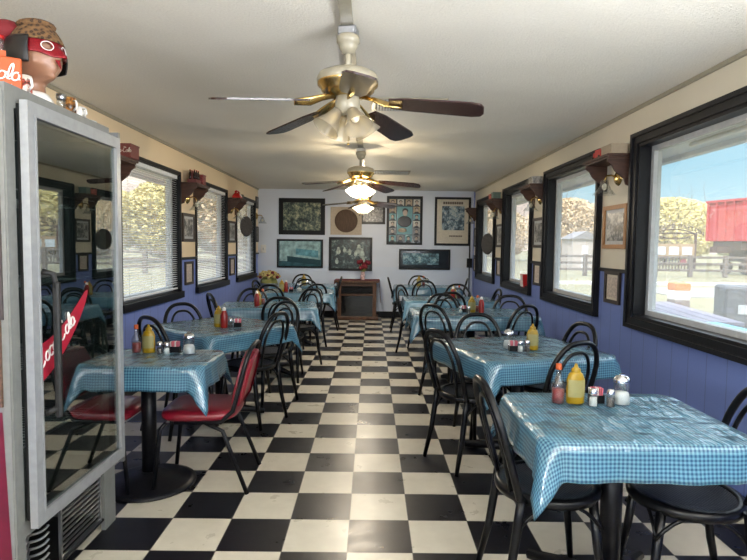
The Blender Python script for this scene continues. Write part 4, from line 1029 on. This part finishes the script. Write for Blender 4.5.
for x, z in cl:
    nx = -.006 if x < -.43 else .006 if x > .43 else 0; v += [(x, -.19, z), (x, .20, z), (x - nx, .20, z - (.006 if nx == 0 else 0)), (x - nx, -.19, z - (.006 if nx == 0 else 0))]
f = []
for i in range(len(cl) - 1):
    for j in range(4): f.append((i * 4 + j, (i + 1) * 4 + j, (i + 1) * 4 + (j + 1) % 4, i * 4 + (j + 1) % 4))
f += [(0, 1, 2, 3), tuple((len(cl) - 1) * 4 + j for j in (3, 2, 1, 0))]
rn.add(v, f); tag(rn.build('cloth_runner', M('dark_red_cloth', (.14, .015, .02), .8), None, (-.265, 10.66, 0)), 'dark red cloth runner draped over the fireplace mantel', 'cloth')
vs = empty('flower_vase', (-.16, 10.60, .763), 0, 'white patterned vase of dark red roses on the fireplace', 'vase')
MB().lathe([(.001, 0), (.035, 0), (.04, .01), (.045, .08), (.035, .12), (.045, .15)], 18).build('vase', M('white_red_pattern', (.6, .4, .4), .4, noise=25, var=.7), vs)
rnd = random.Random(4)
for k in range(14):
    a = rnd.uniform(0, 6.28); q = rnd.uniform(.02, .15); z = rnd.uniform(.20, .36); p = (q * cos(a), q * .7 * sin(a), z)
    fl = MB().ball(p, .040, 9, 6).ball((p[0], p[1], p[2] + .008), .02, 8, 5).build('rose', M('rose_red', (.16, .004, .015), .7) if k == 0 else bpy.data.materials['rose_red'], vs)
    MB().tube([(0, 0, .12), (p[0] * .5, p[1] * .5, .18), p], .003, 5).build('stem', m_leafg, fl)
fs = empty('flower_stand', (-1.93, 10.45, 0), 0, 'white bucket of yellow and red flowers on a purple stand in the far left corner', 'flowers')
MB().bbox(-.13, .13, -.13, .13, 0, .45, .02).build('stand', M('purple_pattern', (.16, .09, .17), .7, noise=20, var=.8), fs)
MB().lathe([(.001, .45), (.12, .45), (.16, .68), (.165, .69), (.15, .69)], 22).build('bucket', M('galvanised_white', (.35, .40, .45), .4), fs)
m_fy = M('yellow_bloom', (.50, .38, .14), .8, noise=30, var=.5)
MB().ball((0, 0, .70), .165, 16, 8, sc=(1, 1, .8)).build('greenery', m_leafg, fs)
for k in range(62):
    a = k * 2.39996; q = .205 * math.sqrt((k + .5) / 62); z = .70 + .20 * math.sqrt(max(0, 1 - (q / .225) ** 2)) + rnd.uniform(-.01, .02)
    MB().ball((q * cos(a), q * sin(a), z), rnd.uniform(.022, .034), 8, 5).build('bloom', m_fy if k % 6 else bpy.data.materials['rose_red'], fs)

# ------------------------------------------------------------ glass-door cooler
FX, FY0, FY1 = -1.25, 2.04, 2.78
cl_ = empty('glass_door_cooler', (-1.75, 2.38, 0), 0, 'tall white drinks cooler with one glass door and red ribbon decal at the left', 'cooler')
def P(b, name, m, par=cl_, off=(1.75, -2.38, 0)): return b.build(name, m, par, off)
BX, BY0, BY1, BZ = -1.30, 1.99, 2.77, 1.985
b = MB()
b.box(-2.12, BX, BY0, BY0 + .05, .0, BZ).box(-2.12, BX, BY1 - .05, BY1, 0, BZ).box(-2.12, -2.08, BY0 + .05, BY1 - .05, 0, BZ)
b.box(-2.08, BX, BY0 + .05, BY1 - .05, BZ - .08, BZ).box(-2.08, BX, BY0 + .05, BY1 - .05, .30, .36)
P(b, 'cabinet', [m_fr])
P(MB().box(-2.10, BX - .006, BY0 - .004, BY0, .05, BZ - .03), 'side_panel', m_fr2)
# red lower decal with curved edge, brown framed sheet above
poly = [(-2.1, .02), (-1.308, .02), (-1.314, .2), (-1.322, .4), (-1.330, .62), (-1.336, .80), (-2.1, .80)]
P(MB().add([(x, BY0 - .006, z) for x, z in poly], [tuple(range(len(poly)))]), 'red_decal', M('crimson_decal', (.13, .004, .022), .5))
P(MB().box(-2.0, -1.332, BY0 - .012, BY0 - .004, .82, 1.14), 'posted_menu', wood('brown_sheet', (.05, .03, .02), (.16, .08, .05), 'X'))
P(MB().box(-2.0, -1.322, BY0 - .010, BY0 - .004, 1.14, 1.62), 'dark_sheet', M('dark_brown_sheet', (.055, .04, .038), .5))
inn = MB().box(-2.078, -2.07, BY0 + .05, BY1 - .05, .36, BZ - .08).box(-2.07, BX - .03, BY0 + .05, BY0 + .055, .36, BZ - .08).box(-2.07, BX - .03, BY1 - .055, BY1 - .05, .36, BZ - .08)
P(inn, 'liner', M('dim_liner', (.10, .11, .11), .5))
for z in (.62, .93, 1.25, 1.58):
    b = MB()
    for k in range(18): b.tube([(-2.05, BY0 + .07 + k * .034, z), (BX - .05, BY0 + .07 + k * .034, z)], .002, 4)
    b.tube([(BX - .05, BY0 + .06, z), (BX - .05, BY1 - .06, z)], .004, 5).tube([(BX - .05, BY0 + .06, z + .04), (BX - .05, BY1 - .06, z + .04)], .003, 5)
    P(b, 'wire_shelf', m_steel)
P(MB().box(BX, FX - .035, BY0 + .045, BY1 - .01, .40, BZ - .06), 'gasket', m_gasket) if False else None
b = MB(); ring(b, BX, FX - .03, FY0 + .012, FY1 - .012, .36, BZ - .06, .05); P(b, 'gasket', m_gasket)
DZ0, DZ1 = .335, 1.935
b = MB(); b.box(FX - .03, FX, FY0, FY0 + .045, DZ0, DZ1).box(FX - .03, FX, FY1 - .045, FY1, DZ0, DZ1).box(FX - .03, FX, FY0 + .045, FY1 - .045, DZ0, DZ0 + .05).box(FX - .03, FX, FY0 + .045, FY1 - .045, DZ1 - .05, DZ1)
ring(b, FX - .008, FX + .004, FY0 + .04, FY1 - .04, DZ0 + .045, DZ1 - .045, .008)
door = P(b, 'door', m_alu)
m_fglass = glass('cooler_glass', (.55, .63, .61), 3.0)
gl = MB().box(FX - .012, FX - .008, FY0 + .045, FY1 - .045, DZ0 + .05, DZ1 - .05).build('glass_pane', m_fglass, door)
hd = MB().tube([(FX, FY0 + .06, 1.31), (FX + .035, FY0 + .075, 1.30), (FX + .045, FY0 + .08, 1.24)], [.012, .011, .010], 8).bbox(FX + .03, FX + .055, FY0 + .07, FY0 + .095, .74, 1.27, .006).tube([(FX, FY0 + .06, .76), (FX + .04, FY0 + .08, .78)], .012, 8).build('handle', m_gasket, door)
# ribbon decal on the glass, in the y-z plane
def dp(u, z): return (FX - .0065, u, z)
cv = []
for i in range(17):
    s = i / 16; u = FY0 + .05 + s * .36; zc = .955 + .10 * s + .15 * s * s; w = .066 * (1 - s) ** .45 + .008; cv.append((u, zc, w))
v = [dp(u, z + w) for u, z, w in cv] + [dp(u, z - w) for u, z, w in cv]; n = len(cv)
MB().add(v, [(i, n + i, n + i + 1, i + 1) for i in range(n - 1)]).build('ribbon_decal', M('ribbon_red', (.36, .01, .03), .3), door)
ang = math.atan2(.20, .34)
Mx = Matrix.Translation((FX - .004, FY0 + .05, .935)) @ Matrix.Rotation(pi / 2, 4, 'Z') @ Matrix.Rotation(-ang, 4, 'Y')
q, wd = strokes('Coca-Cola', .068, .0034, Mx); q.build('script_lettering', m_white, door)
# condenser grille
P(MB().box(-2.07, BX - .005, BY0 + .05, BY1 - .10, .05, .06), 'bottom_shelf', m_gasket)
b = MB(); ring(b, BX - .02, BX - .008, BY0 + .30, BY1 - .13, .05, .31, .012)
for k in range(10): b.box(BX - .018, BX - .012, BY0 + .31, BY1 - .14, .07 + k * .023, .078 + k * .023)
P(b, 'condenser_grille', m_steel)
b = MB()
for k in range(8):
    b.tube([(BX - .05 + .012 * cos(a), BY0 + .10 + .16 * (a / 6.28), .06 + k * .03 + .010 * sin(a)) for a in [6.28 * j / 16 for j in range(17)]], .006, 5)
P(b, 'condenser_coil', m_steel)
P(MB().box(BX - .02, BX, BY1 - .11, BY1 - .05, 0, .30), 'foot_panel', m_fr)
P(MB().box(-2.07, -2.06, BY0 + .05, BY1 - .05, .02, .30), 'rear_grille', m_gasket)
P(MB().box(FX - .06, FX - .01, FY1, FY1 + .02, .30, .335), 'hinge', m_steel)
P(MB().box(FX - .06, FX - .01, FY1, FY1 + .02, DZ1, DZ1 + .03), 'hinge', m_steel)

# things on top of the cooler
ZC = BZ + .001
ct = empty('cola_carton', (-1.47, 2.14, ZC), R_(32), 'orange-red bottle carton with white cola script on top of the cooler', 'carton')
MB().bbox(-.12, .12, -.075, .075, 0, .125, .004).build('body', m_orng, ct)
MB().box(-.07, .07, -.003, .003, .125, .165).build('handle_panel', m_orng, ct)
q, wd = strokes('Coca-Cola', .058, .0034, T(-.135, -.078, .04)); q.build('script_lettering', m_white, ct)
text_mesh('small_print', 'SINCE 1886', .016, m_white, ct, (.05, -.077, .015), (pi / 2, 0, 0), .001)
for k, (x, y) in enumerate(((-1.425, 2.02), (-1.45, 2.17))):
    pass
def bigbottle(x, y, z, label):
    o = empty('cola_bottle', (x, y, z), 0, label, 'bottle', 'cola bottles on the cooler')
    MB().lathe([(.001, 0), (.032, 0), (.035, .01), (.034, .06), (.029, .085), (.035, .12), (.03, .16), (.015, .2), (.013, .235)], 18).build('glass_body', m_glassy, o)
    MB().lathe([(.001, .004), (.031, .004), (.032, .06), (.027, .085), (.032, .12), (.027, .155), (.001, .17)], 16).build('cola', m_cola, o)
    MB().lathe([(.015, .232), (.016, .245), (.001, .247)], 14).build('cap', m_redp, o)
    MB().lathe([(.0355, .095), (.0365, .13)], 18).build('paper_band', m_white, o); return o
bigbottle(-1.475, 2.24, ZC, 'dark cola bottle with white band behind the orange carton')
bigbottle(-1.57, 2.27, ZC, 'dark cola bottle at the left edge behind the orange carton')
def mug(x, y, h, r, label, m, name='printed_mug'):
    o = empty(name, (x, y, ZC), R_(-30), label, 'cup')
    MB().lathe([(.001, 0), (r, 0), (r, h), (r - .005, h), (r - .006, .008), (.001, .008)], 20).build('body', m, o)
    MB().tube([(r * .95, 0, h * .8), (r + .022, 0, h * .75), (r + .026, 0, h * .4), (r * .95, 0, h * .2)], .005, 8).build('handle', m_white, o); return o
t = NT('printed_ceramic'); c = t.co(); t.set(Base_Color=t.ramp(t.noise(c, 35, 3, .6), [(.38, (.02, .03, .02)), (.46, (.45, .05, .03)), (.52, (.6, .57, .5)), (.7, (.7, .66, .6))]), Roughness=.3); m_prt = t.m
t = NT('amber_print'); c = t.co(); t.set(Base_Color=t.ramp(t.noise(c, 45, 3, .6), [(.40, (.02, .012, .01)), (.55, (.35, .14, .03)), (.7, (.5, .3, .1))]), Roughness=.3); m_amb = t.m
mug(-1.352, 2.19, .075, .028, 'white printed mug beside the orange carton on the cooler', m_prt)
gs = empty('glass_shaker', (-1.355, 2.45, ZC), 0, 'clear glass shaker with metal lid on the cooler', 'shaker')
MB().lathe([(.001, 0), (.018, 0), (.018, .05), (.015, .055)], 14).build('glass_body', m_glassy, gs); MB().lathe([(.017, .053), (.02, .06), (.019, .075), (.001, .078)], 14).build('lid', m_steel, gs)
mug(-1.35, 2.51, .075, .026, 'dark amber printed cup on the cooler edge', m_amb, 'printed_cup')
mug(-1.355, 2.60, .055, .028, 'small white teacup at the far end of the cooler top', m_white, 'teacup')
sc_ = empty('saucer', (-1.38, 2.70, ZC), 0, 'pale saucer next to the teacup on the cooler', 'saucer'); MB().lathe([(.001, 0), (.03, 0), (.05, .014), (.052, .016), (.028, .006), (.001, .006)], 20).build('dish', m_white, sc_)

# mannequin head, facing +x
hd_ = empty('mannequin_head', (-1.40, 2.34, ZC), R_(-18), 'mannequin head wearing a red mask and leopard scarf on top of the cooler', 'mannequin head')
def head_pt(a, t_):     # a: angle (0 = face, +x), t_ 0..1 bottom of chin to crown
    z = .085 + .20 * t_
    rx = .092 * (sin(pi * min(1, .16 + .84 * t_) ** 1.0 * .93 + .12)) ** .55; ry = .074 * (sin(pi * min(1, .12 + .88 * t_) * .95 + .1)) ** .6
    x = rx * cos(a) + .012; y = ry * sin(a)
    f_ = max(0, cos(a))
    if t_ < .25: x -= .05 * (1 - f_) * (1 - t_ / .25) * (1 if cos(a) < 0 else .4); y *= .72 + .28 * t_ / .25
    g_ = math.exp(-(sin(a) / .16) ** 2) * (cos(a) > 0)
    x += g_ * (.030 * math.exp(-((t_ - .38) / .055) ** 2) + .018 * math.exp(-((t_ - .47) / .08) ** 2) + .010 * math.exp(-((t_ - .22) / .03) ** 2) + .009 * math.exp(-((t_ - .16) / .02) ** 2) + .012 * math.exp(-((t_ - .04) / .05) ** 2))
    e_ = math.exp(-((abs(sin(a)) - .38) / .14) ** 2) * (cos(a) > 0) * math.exp(-((t_ - .52) / .05) ** 2); x -= .012 * e_
    return (x, y, z)
n = 40; rings = []
for z, rx, ry, cx in ((0, .062, .062, -.01), (.012, .06, .06, -.01), (.02, .046, .046, -.01), (.07, .040, .042, -.012), (.085, .043, .045, -.005)):
    rings.append([(cx + rx * cos(2 * pi * k / n), ry * sin(2 * pi * k / n), z) for k in range(n)])
for i in range(1, 29):
    t_ = (i / 28) ** .95; rings.append([head_pt(2 * pi * k / n, t_) for k in range(n)])
rings.append([(.012 + .3 * (p[0] - .012), .3 * p[1], .292) for p in rings[-1]])
b = MB().loft(rings)
b.build('bust', m_skin, hd_)
MB().lathe([(.064, .0), (.066, .02), (.052, .04), (.046, .045)], 28, c=(-.01, 0, 0)).build('neck_collar', m_white, hd_)
def patch(a0, a1, t0, t1, off, m, name, na=24, nt=10, hole=None, par=hd_):
    v = []; f = []
    for i in range(nt + 1):
        for j in range(na + 1):
            a = a0 + (a1 - a0) * j / na; tt = t0(a) + (t1(a) - t0(a)) * i / nt if callable(t0) else t0 + (t1 - t0) * i / nt
            p = Vector(head_pt(a, max(0, min(1, tt)))); c = Vector((.012, 0, .19)); d = (p - c).normalized(); v.append(tuple(p + d * off))
    for i in range(nt):
        for j in range(na):
            a = a0 + (a1 - a0) * (j + .5) / na; tt = (i + .5) / nt
            if hole and hole(a, tt): continue
            k = i * (na + 1) + j; f.append((k, k + 1, k + na + 2, k + na + 1))
    o = MB(); o.add(v, f, True); o = o.build(name, m, par); md = o.modifiers.new('thick', 'SOLIDIFY'); md.thickness = .004; md.offset = 1; return o
t = NT('leopard_scarf'); c = t.co(); vv = t.new('TexVoronoi'); vv.inputs['Scale'].default_value = 70; t.l.new(c, vv.inputs['Vector'])
t.set(Base_Color=t.ramp(vv.outputs['Distance'], [(.15, (.06, .03, .012)), (.3, (.012, .006, .004)), (.45, (.11, .055, .022)), (.8, (.17, .09, .035))]), Roughness=.9); m_leo = t.m
patch(-pi, pi, lambda a: .63 - .10 * (cos(a) < -.2), lambda a: 1.0, .014, m_leo, 'leopard_scarf', 40, 12)
MB().ball((.012, 0, .283), .06, 20, 8, sc=(1.2, 1, .35)).build('scarf_crown', m_leo, hd_)
patch(R_(62), R_(298), lambda a: .28, lambda a: .66, .020, M('black_wig_hair', (.006, .005, .005), .5), 'wig', 26, 10)
t = NT('sequin_red'); c = t.co(); vv = t.new('TexVoronoi'); vv.inputs['Scale'].default_value = 260; t.l.new(c, vv.inputs['Vector'])
t.set(Base_Color=t.mix(vv.outputs['Distance'], (.28, .006, .012), (.12, .0, .006)), Roughness=.3, Metallic=.3); m_seq = t.m
def eyehole(a, t_): return ((abs(sin(a)) - .42) / .2) ** 2 + ((t_ - .45) / .2) ** 2 < 1
patch(R_(-75), R_(75), lambda a: .40 - .03 * cos(3 * a), lambda a: .70 + .03 * abs(sin(a)), .009, m_seq, 'red_mask', 50, 18, eyehole)
for sgn in (-1, 1):
    pts = []
    for k in range(20):
        th_ = 2 * pi * k / 20; sa = .42 + .21 * cos(th_); tt = .40 + .32 * (.45 + .21 * sin(th_)); p = Vector(head_pt(sgn * math.asin(sa), tt)); c = Vector((.012, 0, .19)); pts.append(tuple(p + (p - c).normalized() * .014))
    MB().tube(pts, .0018, 5, closed=True).build('eye_trim', m_white, hd_)
MB().ball((-.080, -.03, .255), .058, 14, 8, sc=(1, 1.3, .8)).ball((-.105, -.03, .19), .045, 12, 8, sc=(.7, 1, 1.3)).build('red_bow', M('dark_red_velvet', (.16, .008, .012), .8), hd_)
MB().add([(.108, -.012, .155), (.118, .0, .17), (.108, .012, .155), (.128, .0, .115)], [(0, 1, 3), (1, 2, 3), (0, 2, 1), (0, 3, 2)]).build('nose_tip', m_seq, hd_)

hd_.scale = (1.12, 1.12, 1.12)
